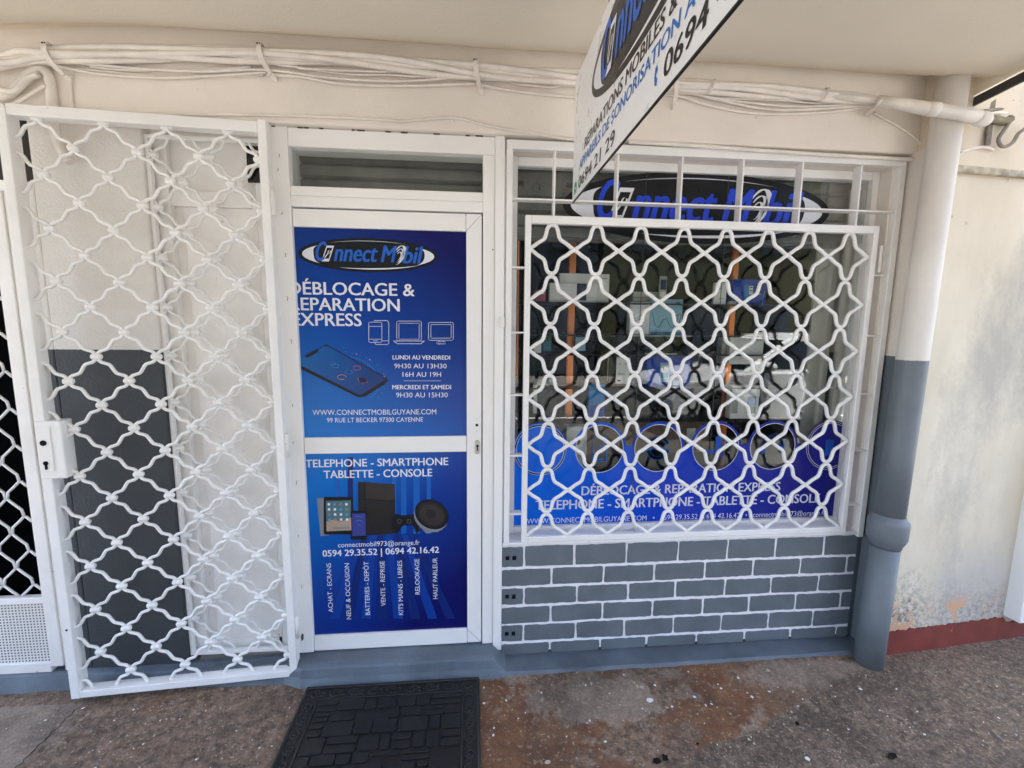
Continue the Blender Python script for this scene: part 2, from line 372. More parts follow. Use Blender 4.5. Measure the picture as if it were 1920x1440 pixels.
# ------------------------------------------------------------------ ceiling slab over the pavement
CZ = 2.50
def build_ceiling():
    prof = [(.02, 2.60), (-.03, 2.602), (-.06, 2.597), (-.10, 2.575), (-.16, 2.535), (-.25, 2.508), (-.4, 2.50), (-.8, 2.496), (-1.6, 2.50), (-2.6, 2.496)]
    e1 = atZ(1812, 186, 2.49); e2 = atZ(1915, 132, 2.49); kx = (e2.x-e1.x)/(e2.y-e1.y)
    xedge = lambda y: e1.x+(y-e1.y)*kx
    mb = MB(); xs = [-2.6+i*.05 for i in range(114)]; k = len(prof)
    for x in xs:
        dip = .07*max(0, min(1, (-.35-x)/.75))**1.5
        for y, z in prof:
            mb.v.append(Vector((min(x, xedge(y)), y, z-dip*max(0, 1+y/.6 if y > -.6 else 0)+.002*noise.noise((x*2, y*2, 0)))))
    for i in range(len(xs)-1):
        for j in range(k-1): mb.face((i*k+j, i*k+j+1, (i+1)*k+j+1, (i+1)*k+j), 0, True)
    x0, x1 = xedge(.02), xedge(-2.6)
    mb.prism([(-2.6, .02, 2.62), (x0+.003, .02, 2.62), (x1+.003, -2.6, 2.62), (-2.6, -2.6, 2.62)], (0, 0, .14))
    mb.poly([(x0+.003, .02, 2.49), (x0+.003, .02, 2.7), (x1+.003, -2.6, 2.7), (x1+.003, -2.6, 2.49)])
    mb.poly([(-2.6, -2.6, 2.49), (-2.6, -2.6, 2.7), (x1, -2.6, 2.7), (x1, -2.6, 2.49)])
    tag(mb.build("ceiling", CEIL, recalc=False), kind='structure')
    return e1, e2
EDGE1, EDGE2 = build_ceiling()

# ------------------------------------------------------------------ shop wall
BZ = 2.293
wall = empty("shop_wall", "white shopfront wall with grey base and painted brick panel under the window", "wall")
def wpart(name, mb, mats, bevel=.004): return mb.build(name, mats, wall, bevel)
b = MB(); b.box(-.930, -.536, .0, .35, .02, BZ); b.box(-.985, -.9302, .001, .35, .02, 2.06); b.box(-2.6, -1.762, .0, .35, .02, 2.2); wpart("left_pier", b, TT_WALL, .006)
b = MB(); b.box(-1.9, 2.70, -.032, .3, BZ, 2.62); b.box(-2.6, -1.9, -.032, .3, 2.2, 2.62)
wpart("lintel_beam", b, CREAM, .008)
wpart("door_left_jamb", MB().box(-.100, -.07, .0, .35, .05, BZ), WHITE_OLD)
b = MB(); b.box(2.572, 2.90, .008, .35, .0, BZ); b.box(2.598, 2.6185, -.117, .0078, .0, 2.30); wpart("right_pier", b, TT_PIER, .006)
# brick panel: white painted joints with grey painted bricks standing a few mm proud
wpart("joint_bed", MB().box(.838, 2.572, .0, .10, .03, .560), MORTAR, 0)
def zoom5(x, y): return (900+x*.41667, 980+y*.41667)
rowsL = [1026, 1063, 1101.7, 1137.5, 1170.8, 1205, 1236]
joints = [[198, 425, 660, 892, 1115, 1332, 1548], [322, 557, 785, 1012, 1230, 1442, 1652], [198, 437, 667, 880, 1103, 1310, 1523], [318, 552, 777, 1003, 1210, 1420, 1622], [195, 430, 650, 870, 1085, 1298, 1497], [315, 540, 750, 972, 1190, 1395, 1600]]
zl = [.545, .4466, .3539, .2612, .1685, .0758, -.005]
bm_ = MB()
vrow = [150, 235, 320, 400, 480, 560]
rb = random.Random(3)
for r in range(6):
    xsj = [.836]+[atY(*zoom5(x, vrow[r]-20-(x-200)*.035), 0).x for x in joints[r]]+[2.574]
    for i in range(len(xsj)-1):
        jw = .0046; zt = zl[r]-(.0066 if r else -.004); zb = zl[r+1]+.0066
        xa = xsj[i]+(jw if i else 0); xb = xsj[i+1]-(jw if i < len(xsj)-2 else 0)
        if r == 5: zb = .0165
        if xb-xa < .012: continue
        # wobbling outline with rounded corners
        pts = []; cr = .0055 if r else .003
        def side(p, q, n):
            for k in range(n):
                t = (k+.5)/n; pts.append((p[0]+(q[0]-p[0])*t+rb.uniform(-1, 1)*.0016, p[1]+(q[1]-p[1])*t+rb.uniform(-1, 1)*.0018))
        jz = [rb.uniform(-.002, .002) for _ in range(4)]
        A, B, C_, D = (xa+jz[0], zb+jz[1]), (xb, zb+jz[2]), (xb+jz[3], zt+jz[0]), (xa, zt+jz[1])
        cr = min(cr, (xb-xa)*.4)
        nS = max(2, int((xb-xa)/.02))
        side((A[0]+cr, A[1]), (B[0]-cr, B[1]), nS); pts.append((B[0]-cr*.3, B[1]+cr*.3)); side((B[0], B[1]+cr), (C_[0], C_[1]-cr), 3)
        pts.append((C_[0]-cr*.3, C_[1]-cr*.3)); side((C_[0]-cr, C_[1]), (D[0]+cr, D[1]), nS); pts.append((D[0]+cr*.3, D[1]-cr*.3)); side((D[0], D[1]-cr), (A[0], A[1]+cr), 3); pts.append((A[0]+cr*.3, A[1]+cr*.3))
        dy = rb.uniform(.0022, .0042)
        bm_.prism([(x, .001, z) for x, z in pts], (0, -dy, 0), 0)
        if i == 0 and r in (0, 2, 4):
            cz = zb+(.04 if r else .043)
            for cx in (.862, .893):
                bm_.box(cx-.0085, cx+.0085, -dy-.0015, -dy+.004, cz-.009+rb.uniform(-.002, .002), cz+.010, 1)
wpart("grey_bricks", bm_, [GREY, HOLE], .0012)
# sloping plinth and threshold
def plinth():
    mb = MB(); prof = lambda zt, ya, yf: [(.02, zt), (ya, zt), (max(ya-.03, yf+.03), zt*.86), (yf+.02, min(.03, zt*.55)), (yf, -.01), (.02, -.01)]
    segs = [(-2.6, .06, -.005, -.045), (-1.0, .06, -.004, -.05), (-.5, .06, -.004, -.072), (-.11, .07, -.004, -.085), (-.03, .080, -.06, -.117), (.77, .080, -.07, -.118), (.80, .078, -.068, -.118), (.855, .016, -.02, -.118), (1.7, .014, -.02, -.115), (2.6, .013, -.02, -.108), (2.9, .012, -.02, -.1)]
    k = 6
    fine = []
    for a, c in zip(segs, segs[1:]):
        n = max(1, int((c[0]-a[0])/.06))
        for i in range(n): fine.append(tuple(a[q]+(c[q]-a[q])*i/n for q in range(4)))
    fine.append(segs[-1])
    for x, zt, ya, yf in fine:
        for q, (y, z) in enumerate(prof(zt, ya, yf)): mb.v.append(Vector((x, y+.004*noise.noise((x*6, q, 1)), z+.004*noise.noise((x*9, q, 7))*(1 if 0 < q < 5 else 0))))
    for i in range(len(fine)-1):
        for j in range(k-1): mb.face((i*k+j, i*k+j+1, (i+1)*k+j+1, (i+1)*k+j), 0, False)
    wpart("plinth", mb, PLINTH, .006)
plinth()
# mass of the building behind and above
wpart("sun_block_mass", MB().box(-6, 2.88, .35, 7, 2.75, 5.2), CREAM, 0)  # unseen mass put in to keep the sun out
wpart("inner_header", MB().box(-6, 2.9, .3, .5, BZ, 2.75), DARK, 0)
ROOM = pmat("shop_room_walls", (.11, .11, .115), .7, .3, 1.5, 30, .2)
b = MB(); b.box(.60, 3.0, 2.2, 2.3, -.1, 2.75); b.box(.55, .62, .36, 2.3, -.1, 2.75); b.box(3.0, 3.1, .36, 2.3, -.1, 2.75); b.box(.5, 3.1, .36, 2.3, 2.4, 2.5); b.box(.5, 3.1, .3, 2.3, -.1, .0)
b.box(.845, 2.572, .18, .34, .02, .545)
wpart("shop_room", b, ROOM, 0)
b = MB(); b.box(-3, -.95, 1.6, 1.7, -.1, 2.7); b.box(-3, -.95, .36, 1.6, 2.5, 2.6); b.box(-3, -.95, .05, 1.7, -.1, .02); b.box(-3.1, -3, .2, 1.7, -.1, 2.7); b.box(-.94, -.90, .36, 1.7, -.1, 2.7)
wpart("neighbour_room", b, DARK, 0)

# ------------------------------------------------------------------ old boarded panel behind the gate
old = empty("boarded_panel", "old white boarded door panel behind the fixed grille, left of the shop door", "door panel")
b = MB(); b.box(-.536, -.10, .075, .11, .05, BZ)
b.box(-.445, -.178, .062, .0745, .12, 2.0)
b.build("board", WHITE_OLD, old, .004)
b = MB(); b.box(-.536, -.482, .045, .0748, .06, BZ); b.box(-.176, -.158, .05, .0748, .06, 2.03); b.box(-.154, -.1005, .04, .0748, .06, BZ); b.box(-.482, -.176, .05, .0748, 2.0, 2.06); b.box(-.482, -.154, .05, .0748, .06, .13)
b.build("frame", WHITE_OLD, old, .003)
p0 = atY(463, 275, .045); p1 = atY(505, 345, .045)
MB().box(p0.x, p1.x, .035, .0395, p1.z, p0.z).build("dark_pane", DGLASS, old)
def spline(pts, n=8):
    pts = [Vector(p) for p in pts]; o = []
    for i in range(len(pts)-1):
        p0, p1, p2, p3 = pts[max(0, i-1)], pts[i], pts[i+1], pts[min(len(pts)-1, i+2)]
        for k in range(n):
            t = k/n; o.append(.5*((2*p1)+(p2-p0)*t+(2*p0-5*p1+4*p2-p3)*t*t+(3*p1-p0-3*p2+p3)*t**3))
    o.append(pts[-1]); return o
WSH = spline([(a, 0, c) for a, c in ((0, 0), (.05, .12), (.16, .235), (.385, .315), (.5, .5), (.615, .685), (.84, .765), (.95, .88), (1, 1))], 2)
# ------------------------------------------------------------------ woven wire mesh helper
def weave(mb, nodes_even, nodes_odd, z0, dz, hx, rows, clip, y, r, n=7, wave=.09, knot=True, mode='s'):
    """rows of nodes; even rows at nodes_even, odd rows at nodes_odd; wires run between neighbours, clipped to clip=(x0,x1,z0,z1)"""
    cx0, cx1, cz0, cz1 = clip
    def inside(p): return cx0 <= p[0] <= cx1 and cz0 <= p[1] <= cz1
    for k in range(rows):
        nd = nodes_even if k % 2 == 0 else nodes_odd; z = z0-dz*k
        for x in nd:
            for sg in (-1, 1):
                raw = [(x+sg*hx*p.x, z-dz*p.z) for p in WSH]; pts = []
                for p, q in zip(raw, raw[1:]):
                    ip, iq = inside(p), inside(q)
                    if ip and not pts: pts.append(p)
                    if ip and iq: pts.append(q)
                    elif ip != iq:
                        lo, hi = 0., 1.
                        for _ in range(12):
                            mid = (lo+hi)/2; c = (p[0]+(q[0]-p[0])*mid, p[1]+(q[1]-p[1])*mid)
                            if inside(c) == ip: lo = mid
                            else: hi = mid
                        pts.append(c)
                        if iq: pts.append(q)
                if len(pts) > 2: mb.tube([(px, y, pz) for px, pz in pts], r, n)
            if knot and inside((x, z)):
                mb.tube([(x-.0185, y, z), (x-.015, y, z), (x-.006, y, z), (x, y, z), (x+.006, y, z), (x+.015, y, z), (x+.0185, y, z)], [.0055, .0105, .0122, .010, .0122, .0105, .0055], 9)
# fixed grille in front of the boarded panel
fg = empty("fixed_grille", "white fixed wire grille standing close in front of the boarded panel", "grille")
mb = MB(); ev = [-.511+.2035*i for i in range(-1, 4)]; od = [x+.10175 for x in ev]
weave(mb, ev, od, 1.794+.0962*5+.0962, .0962, .10175, 26, (-.53, -.112, .09, 2.24), .022, .0056)
mb.build("wire_mesh", WHITE, fg)
b = MB(); b.box(-.5355, -.522, .012, .034, .085, 2.25); b.box(-.122, -.1005, .010, .034, .085, 2.25); b.box(-.522, -.122, .012, .034, .085, .1); b.box(-.522, -.122, .012, .034, 2.235, 2.25)
b.build("frame", WHITE, fg, .002)

# ------------------------------------------------------------------ swung-open security gate
HG = Vector((-.055, -.055, 0)); GE = Vector((-.915, -.110, 0)); GA = atan2(.055, .86)
gate = empty("security_gate", "white security gate of wavy wire swung open against the grey and cream pier", "gate", HG, GA)
GW = .862; z0, z1 = .026, 2.288
def lx(s): return -s
b = MB(); t_ = .030
b.box(-.030, .0, -.018, .028, z0, z1); b.box(-GW, -GW+.032, -.020, .034, z0, z1-.02); b.box(-GW+.0321, -.0301, -.018, .030, z1-.046, z1-.008); b.box(-GW+.0321, -.0301, -.018, .028, z0+.0, z0+.030)
b.build("frame", WHITE, gate, .003)
mb = MB(); ev = [-(.755-.2045*i) for i in range(-1, 4)]; od = [x+.10225 for x in ev]; ev = [-.9595]+ev
weave(mb, ev, od, 2.245, .0926, .10225, 25, (-GW+.03, -.026, z0+.028, z1-.03), .006, .0064)
mb.build("wire_mesh", WHITE, gate)
def Gl(u, v):   # photo pixel -> local gate coordinates (x, z)
    n = Vector((-(GE-HG).y, (GE-HG).x, 0)); p = onP(u, v, HG, n); return (-(p-HG).xy.length, p.z)
lb = MB(); a, c = Gl(100, 787), Gl(134, 893); lb.box(-GW+.002, c[0]+.004, -.027, .03, c[1], a[1]); lk = lb.build("lock_box", WHITE, gate, .005)
a, c = Gl(75, 792), Gl(110, 884); MB().box(-GW+.006, -GW+.052, -.031, -.0275, c[1]+.01, a[1]-.01).build("lock_plate", ALU, lk, .003)
a = Gl(90, 827); MB().lathe([(.0105, 0), (.0105, .003)], (-GW+.028, -.0312, a[1]), (0, -1, 0), 16).build("key_hole", HOLE, lk)
a = Gl(95, 867); h = MB().lathe([(.008, 0), (.008, .003)], (-GW+.028, -.0312, a[1]+.006), (0, -1, 0), 14); h.box(-GW+.0245, -GW+.0315, -.0342, -.0312, a[1]-.018, a[1]+.006); h.build("key_hole", HOLE, lk)
for s, z in ((.02, 2.0), (.02, 1.05), (.02, .25)):
    MB().tube([(.006, -.006, z-.05), (.006, -.006, z+.05)], .009, 10).build("hinge", WHITE_OLD, gate)
a = Gl(130, 1163); MB().lathe([(.004, 0), (.004, .002)], (-GW+.017, -.0205, .33), (0, -1, 0), 10).build("screw_hole", HOLE, gate)

# ------------------------------------------------------------------ shop door
door = empty("shop_door", "white framed shop door covered by two blue printed posters", "door")
b = MB()
b.box(-.070, -.004, -.008, .10, .085, BZ); b.box(.7485, .796, -.006, .10, .082, 2.2215); b.box(.797, .836, -.014, .09, .052, BZ)
b.box(-.0035, .796, -.006, .10, 2.222, BZ-.002)
zt0 = atY(700, 343, 0).z; zt0 = 2.078
b.box(-.004, .748, -.006, .10, 1.999, 2.040); b.box(-.004, .748, -.002, .10, 2.041, zt0)
b.build("door_frame", ALU, door, .003)
b = MB()
b.box(-.002, .678, .0, .045, 1.924, 1.993); b.box(.680, .7435, -.0005, .045, .088, 1.9935); b.box(-.002, .678, .0, .045, .996, 1.066); b.box(-.002, .678, .0, .045, .086, .156); b.box(-.03, -.0035, .002, .045, .086, 1.99)
leaf = b.build("door_leaf", ALU, door, .002)
b = MB()
for z_ in (1.924, ): b.tube([(.6785, -.001, z_), (.7435, -.001, 1.9935)], .0006, 4)
b.tube([(.6785, -.001, .156), (.7435, -.001, .088)], .0006, 4)
b.box(-.004, .748, .02, .05, 1.994, 1.9985)
b.build("mitre_seam", STEEL, leaf)
MB().box(-.004, .75, .03, .036, zt0, 2.222).build("transom_glass", GLASS, door)
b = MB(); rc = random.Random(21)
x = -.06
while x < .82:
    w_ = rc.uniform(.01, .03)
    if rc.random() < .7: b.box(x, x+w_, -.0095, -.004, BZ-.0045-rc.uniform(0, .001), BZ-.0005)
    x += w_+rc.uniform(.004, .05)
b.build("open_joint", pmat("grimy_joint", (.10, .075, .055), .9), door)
b = MB()
for v in (292, 318, 400, 478, 560, 640, 760, 830, 905, 1005, 1100):
    p = atY(521+(v-300)*.055+rc.uniform(-3, 6), v, -.008); k = rc.uniform(.004, .010)
    b.tube([(p.x, -.0082, p.z+k), (p.x+rc.uniform(.001, .003), -.0082, p.z+k*.3), (p.x+rc.uniform(-.002, .002), -.0082, p.z-k)], .0011, 5)
p = atY(567, 1195, -.008); b.prism([(p.x-.004, -.0078, p.z-.02), (p.x+.005, -.0078, p.z-.008), (p.x+.006, -.0078, p.z+.014), (p.x-.001, -.0078, p.z+.02), (p.x-.006, -.0078, p.z+.004)], (0, -.001, 0))
b.build("paint_chip", pmat("bare_chip", (.12, .08, .06), .9), door)
# lock of the door
pz = atY(895, 838, 0); lkp = MB(); xc = .7255
outl = [(xc+.0105*cos(a*pi/12), pz.z+(.021 if sin(a*pi/12) > 0 else -.021)+.0105*sin(a*pi/12)) for a in range(24)]
lkp.prism([(x, -.001, z) for x, z in outl], (0, -.004, 0)); lp = lkp.build("lock_plate", METAL, door, .001)
h = MB().lathe([(.0058, 0), (.0058, .001)], (xc, -.0052, pz.z+.006), (0, -1, 0), 14); h.box(xc-.0028, xc+.0028, -.0062, -.0052, pz.z-.016, pz.z+.006); h.build("key_hole", HOLE, lp)
pz = atY(894, 797, 0); MB().lathe([(.0062, 0), (.0062, .001)], (pz.x, -.0008, pz.z), (0, -1, 0), 14).build("handle_hole", HOLE, door)
h = MB()
for q in (785, 808): p = atY(894, q, 0); h.lathe([(.0014, 0), (.0014, .001)], (p.x, -.0008, p.z), (0, -1, 0), 8)
p = atY(922, 468, -.014); h.lathe([(.003, 0), (.003, .001)], (p.x+.004, -.0142, p.z), (0, -1, 0), 8)
h.build("screw_hole", HOLE, door)
p = atY(937, 604, -.014); MB().box(.822, .838, -.026, -.0142, p.z-.022, p.z+.022).build("strike_catch", WHITE, door, .003)
YP = .012
BLUE1 = print_blue("upper_poster_print", (.003, .18, .60), (.005, .055, .31), (.008, .009, .10), (-.03, 0, 1.08), (.58, 0, 1.86))
BLUE2 = print_blue("lower_poster_print", (.003, .16, .56), (.006, .042, .28), (.007, .009, .11), (.06, 0, .88), (.60, 0, .36))
STRIPE = flat("poster_light_stripe", (.006, .11, .44), .3); STRIPE2 = flat("poster_dark_stripe", (.006, .022, .15), .3)
po = MB().box(-.03, .682, YP, YP+.008, 1.06, 1.93).build("upper_poster", BLUE1, door)
pl_ = MB().box(-.03, .682, YP, YP+.008, .15, 1.0).build("lower_poster", BLUE2, door)
p = atY(692, 478.6, YP)
hw = (atY(823, 481, YP)-atY(561, 473, YP)).x/2; hh = (atY(692, 446.5, YP)-atY(692, 510.5, YP)).z/2
logo((p.x, YP-.0006, p.z), EX, EZ, (0, -1, 0), hw, hh).build("oval_logo", [PRINT_BLACK, PRINT_WHITE, LOGO_BLUE], po, recalc=False)
tb = MB(); A = lambda *a, **k: ytext(tb, *a, YP, dy=.0006, **k)
A("DÉBLOCAGE &", 541, 552.5, 777.8, 554, 24, bold=.026); A("REPARATION", 543, 582, 749.8, 583, 24, bold=.026); A("EXPRESS", 548.5, 611, 678.5, 610.5, 24, bold=.026)
A("LUNDI AU VENDREDI", 736, 674, 844, 674, 7.8, bold=.03); A("9H30 AU 13H30", 739.5, 690.5, 837.4, 690.5, 8.8); A("16H AU 19H", 755, 706.3, 827, 706.3, 9)
A("MERCREDI ET SAMEDI", 735.6, 730, 845.8, 729.3, 8, bold=.03); A("9H30 AU 15H30", 743, 745, 839.5, 745, 9.2)
A("WWW.CONNECTMOBILGUYANE.COM", 586.3, 778.5, 818, 776.5, 10); A("99 RUE LT BECKER 97300 CAYENNE", 613.3, 792, 793.3, 790.5, 8.6)
def pxy(u, v, y, d=0): q = atY(u, v, y); return Vector((q.x, y-d, q.z))
def line(mb, pts, wpx, y, d, m=0, closed=False):
    pts = [pxy(u, v, y, d) for u, v in pts]
    if closed: pts = pts+[pts[0]]
    for a, b_ in zip(pts, pts[1:]):
        dd = (b_-a); 
        if dd.length < 1e-6: continue
        n = Vector((-dd.z, 0, dd.x)).normalized()*wpx*.0011; e = dd.normalized()*wpx*.0009
        mb.poly([a+n-e, b_+n+e, b_-n+e, a-n-e], m)
def rrect(u0, v0, u1, v1, r, n=3):
    o = []
    for cx, cy, a0 in ((u1-r, v1-r, 0), (u0+r, v1-r, 90), (u0+r, v0+r, 180), (u1-r, v0+r, 270)):
        for k in range(n+1): a = radians(a0+90*k/n); o.append((cx+r*cos(a), cy+r*sin(a)))
    return o
LN = lambda pts, w=1.5, closed=False: line(tb, pts, w*.62, YP, .0007, 0, closed)
LN([(757, 714), (827, 714)], 1)
LN(rrect(691.5, 604, 716, 642, 3), 1.4, True); LN([(692, 612), (716, 612)], 1.2); LN([(692, 636), (716, 636)], 1.2); LN([(700, 639), (708, 639)], 1.2)
LN([(702, 602), (702, 601), (726, 601), (729, 604), (729, 644), (726, 646), (705, 646), (703, 643)], 1.4); LN([(717, 639), (729, 639)], 1.2)
LN(rrect(744, 602, 790, 639, 3), 1.4, True); LN(rrect(748, 606, 786, 636, 1), 1.2, True); LN([(738, 639.5), (796, 639.5), (789, 644.5), (745, 644.5)], 1.4, True)
LN(rrect(803.5, 604.5, 850, 638, 3), 1.4, True); LN(rrect(808, 608.5, 846, 634, 1), 1.2, True); LN(rrect(819, 640.5, 835, 644.8, 1.5), 1.3, True); LN([(823, 638), (823, 641)], 1.2); LN([(831, 638), (831, 641)], 1.2)
tb.build("lettering", PRINT_WHITE, po, recalc=False)
# printed picture of a tilted handset
SCR = print_blue("printed_screen", (.01, .13, .40), (.006, .07, .28), (.01, .03, .14), (-.02, 0, 1.4), (.33, 0, 1.25))
CY = flat("printed_cyan", (.05, .33, .62), .3); OR = flat("printed_orange", (.75, .33, .10), .3); RD = flat("printed_red", (.55, .13, .16), .3)
q = MB(); PL = lambda pts, d, m: q.poly([pxy(u, v, YP, d) for u, v in pts], m)
PL([(560, 678), (605, 649), (612, 646), (618, 649), (725, 708), (727, 713), (722, 720), (684, 744), (672, 745), (560, 690)], .0007, 1)
PL([(560, 676), (606, 650), (614, 649), (722, 708), (724, 711), (680, 739), (673, 740), (560, 683)], .0012, 0)
PL([(571, 667), (594, 654.5), (598, 656), (595, 661), (577, 671)], .0016, 1)
def arcs(cu, cv, ru, rv, a0, a1, w, m, d=.0018):
    line(q, [(cu+ru*cos(radians(a0+(a1-a0)*k/14)), cv-rv*sin(radians(a0+(a1-a0)*k/14))) for k in range(15)], w, YP, d, m)
arcs(629, 686, 7, 3.4, 0, 360, .8, 2); arcs(625, 683, 5, 3, 20, 200, .7, 2); arcs(669, 690, 7.5, 4.2, -150, 150, .8, 4); arcs(654, 697.5, 7, 3.6, 0, 360, .7, 2); arcs(641, 707, 8, 4.4, 0, 300, .8, 3)
for k in (4, 8, 12): arcs(676, 718, k, k*.75, 10, 110, 2.0, 3)
for k in range(26):
    a = radians(-35+k*4.6); line(q, [(640+78*cos(a)-8, 716-50*sin(a)), (641+78*cos(a)-8, 716.6-50*sin(a))], 1.0, YP, .0006, 2)
    if k % 2: line(q, [(640+90*cos(a)-8, 716-58*sin(a)), (641+90*cos(a)-8, 716.6-58*sin(a))], .8, YP, .0006, 2)
for u, v in ((668, 663), (693, 674), (720, 705)): line(q, [(u, v), (u+1.5, v+.8)], 1.4, YP, .0018, 3)
q.build("handset_picture", [SCR, PRINT_BLACK, CY, OR, RD], po, recalc=False)
# lower poster
tb = MB()
A("TELEPHONE - SMARTPHONE", 573, 877, 840.6, 871, 14.5, bold=.026); A("TABLETTE - CONSOLE", 607, 897.5, 810.6, 892, 14.5, bold=.026)
A("connectmobil973@orange.fr", 633.9, 1026.3, 787, 1021, 9); A("0594 29.35.52 | 0694 42.16.42", 605, 1045, 823.3, 1034.6, 12, bold=.03)
for s_, u, v0, v1, wd in (("ACHAT - ECRANS", 616, 1148, 1056, 8.6), ("NEUF & OCCASION", 650, 1161, 1056, 8.6), ("BATTERIES - DEPÔT", 685.5, 1153, 1053, 8.6), ("VENTE - REPRISE", 714.5, 1136, 1052, 8.6), ("KITS MAINS - LIBRES", 747.5, 1153, 1051, 8.6), ("RELOOKAGE", 778.5, 1114.5, 1048, 8.6), ("HAUT PARLEUR", 812, 1123, 1046, 8.6)):
    vtext(tb, s_, u, v0, v1, wd, YP, dy=.0008)
tb.build("lettering", PRINT_WHITE, pl_, recalc=False)
q = MB()
for i, (u, w_) in enumerate(((629, 8), (652, 10), (672, 7), (735, 8), (752, 10), (775, 12), (800, 8))):
    PL([(u, 858), (u+w_, 857), (u+w_, 1000), (u, 1001)], .0003, 0 if i % 2 == 0 or i > 2 else 1)
for i, u in enumerate((640, 662, 690, 716, 742, 770, 797, 826)):
    k = (u-712)*.55; PL([(712+(u-712)*.55-5, 1003), (712+(u-712)*.55+5, 1003), (u+9+k*.3, 1160), (u-9+k*.3, 1160)], .0003, 1 if i % 2 else 2)
q.build("light_stripes", [STRIPE, STRIPE2, flat("poster_mid_stripe", (.006, .045, .28), .3)], pl_, recalc=False)
GRY = flat("printed_grey", (.22, .24, .27), .3); SAND = flat("printed_sand", (.42, .30, .22), .3); TEAL = flat("printed_teal", (.09, .17, .19), .3); K2 = flat("printed_charcoal", (.022, .02, .021), .3); K3 = flat("printed_dark_brown", (.04, .032, .030), .3); PUR = flat("printed_purple", (.045, .055, .25), .3)
q = MB()
PL([(594, 934), (613, 933), (617, 1003), (601, 1005)], .0004, 0)
PL(rrect(607, 931.5, 662, 1002, 3), .0008, 1); PL([(611, 939), (658, 938), (659, 994), (612.5, 996)], .0012, 2); PL([(612, 978), (625, 974), (640, 978), (658.5, 970), (659, 994), (612.5, 996)], .0015, 3)
for r in range(4):
    for c in range(4): PL(rrect(614.5+c*11+r*.4, 943+r*9.5, 619+c*11+r*.4, 947.5+r*9.5, 1), .0018, (4, 7, 0, 4)[(r*3+c) % 4])
PL([(624, 988), (655, 986.5), (655, 991), (624, 992.5)], .0017, 0)
PL([(671, 903), (740, 908), (742, 1000), (690, 1004), (672, 1000)], .0006, 5); PL([(684, 903), (740, 909), (741, 940), (684, 938)], .0009, 6); PL([(671, 934), (741, 938.5), (741, 940.5), (671, 936.5)], .0012, 1); PL([(683, 903), (685, 903), (687, 1003), (685, 1003)], .0012, 1)
PL(rrect(657.5, 957, 687.5, 1011.5, 3), .0014, 1); PL([(660, 962.5), (685.5, 962), (686, 1004), (660.5, 1005)], .0018, 8)
for v, w_ in ((968, 6), (976, 5), (984, 3)): line(q, [(673-w_, v), (673+w_, v)], .7, YP, .002, 7)
PL([(735, 968), (744, 963), (752, 966), (768, 965), (780, 964), (786, 975), (787, 995), (781, 1000), (774, 984), (756, 985), (744, 1001), (737, 998), (734, 984)], .0014, 1)
for u in (748.5, 767): PL([(u+4*cos(a*pi/6), 977+4*sin(a*pi/6)) for a in range(12)], .0018, 5); line(q, [(u+4*cos(a*pi/6), 977+4*sin(a*pi/6)) for a in range(12)], .4, YP, .002, 0, True)
PL([(779, 965), (781, 948), (790, 992), (811, 999), (838, 985), (820, 998), (800, 1000), (788, 990)], .0010, 0)
def el(cu, cv, ru, rv, rot, d, m):
    c, s = cos(radians(rot)), sin(radians(rot)); PL([(cu+ru*cos(a*pi/16)*c-rv*sin(a*pi/16)*s, cv+ru*cos(a*pi/16)*s+rv*sin(a*pi/16)*c) for a in range(32)], d, m)
el(808, 968, 33, 28, 30, .0016, 0); el(809.5, 964, 33, 26.5, 30, .002, 1); el(809.5, 964, 28, 22, 30, .0023, 5); el(809.5, 965, 24, 18.5, 30, .0026, 6); el(808, 963, 10, 8, 30, .003, 5)
q.build("device_picture", [GRY, PRINT_BLACK, TEAL, SAND, PRINT_WHITE, K2, K3, CY, PUR], pl_, recalc=False)

# rolled shutter behind the transom
SHUT = pmat("galvanised_shutter", (.19, .185, .175), .45, .3, 8, 50, .3, .001, metal=.2)
def slats(mb, x0, x1, y, z0, z1, h):
    z = z1
    while z > z0:
        pr = [(y, z), (y-.012, z-h*.15), (y-.012, z-h*.8), (y, z-h*.95)]
        b_ = len(mb.v)
        for x in (x0, x1):
            for yy, zz in pr: mb.v.append(Vector((x, yy, zz)))
        for k in range(3): mb.face((b_+k, b_+k+1, b_+k+5, b_+k+4))
        z -= h
rs = MB(); slats(rs, -.02, .80, .17, 1.98, 2.28, .062); rs.box(-.02, .80, .18, .2, 1.95, 2.29)
tag(rs.build("roller_shutter", SHUT), "grey roller shutter slats behind the glass above the shop door", "roller shutter", "rolled shutters inside the shop")

# ================================================================== DISPLAY WINDOW
win = empty("display_window", "shop display window with oval logo sticker and blue vinyl band behind a white grille", "window")
GY = .095; GX0, GX1, GZ0, GZ1 = .897, 2.515, .607, 2.214
b = MB()
b.box(.838, GX0, .075, .125, .575, 2.25); b.box(GX1, 2.545, .07, .13, .575, 2.25); b.box(GX0, GX1, .075, .125, GZ1, 2.25); b.box(GX0, GX1, .075, .125, .575, GZ0)
b.build("window_frame", ALU, win, .003)
b = MB(); b.box(2.546, 2.571, .0085, .17, .575, BZ-.001); b.box(.838, 2.5455, .02, .17, 2.2505, BZ-.001)
b.build("reveal", CREAM, win, .003)
b = MB(); b.box(.838, 2.571, -.014, .17, .5605, .5745); b.box(.93, 1.33, .012, .072, .575, .592); b.box(1.47, 2.46, .012, .072, .575, .592)
b.build("sill", WHITE, win, .003)
MB().box(GX0+.001, GX1-.001, GY, GY+.006, GZ0+.001, GZ1-.001).build("glass_pane", GLASS, win)
b = MB(); 
for u in (1192, ): p = atY(1195, 700, GY); b.box(p.x-.0012, p.x+.0012, GY-.003, GY-.0005, GZ0, GZ1)
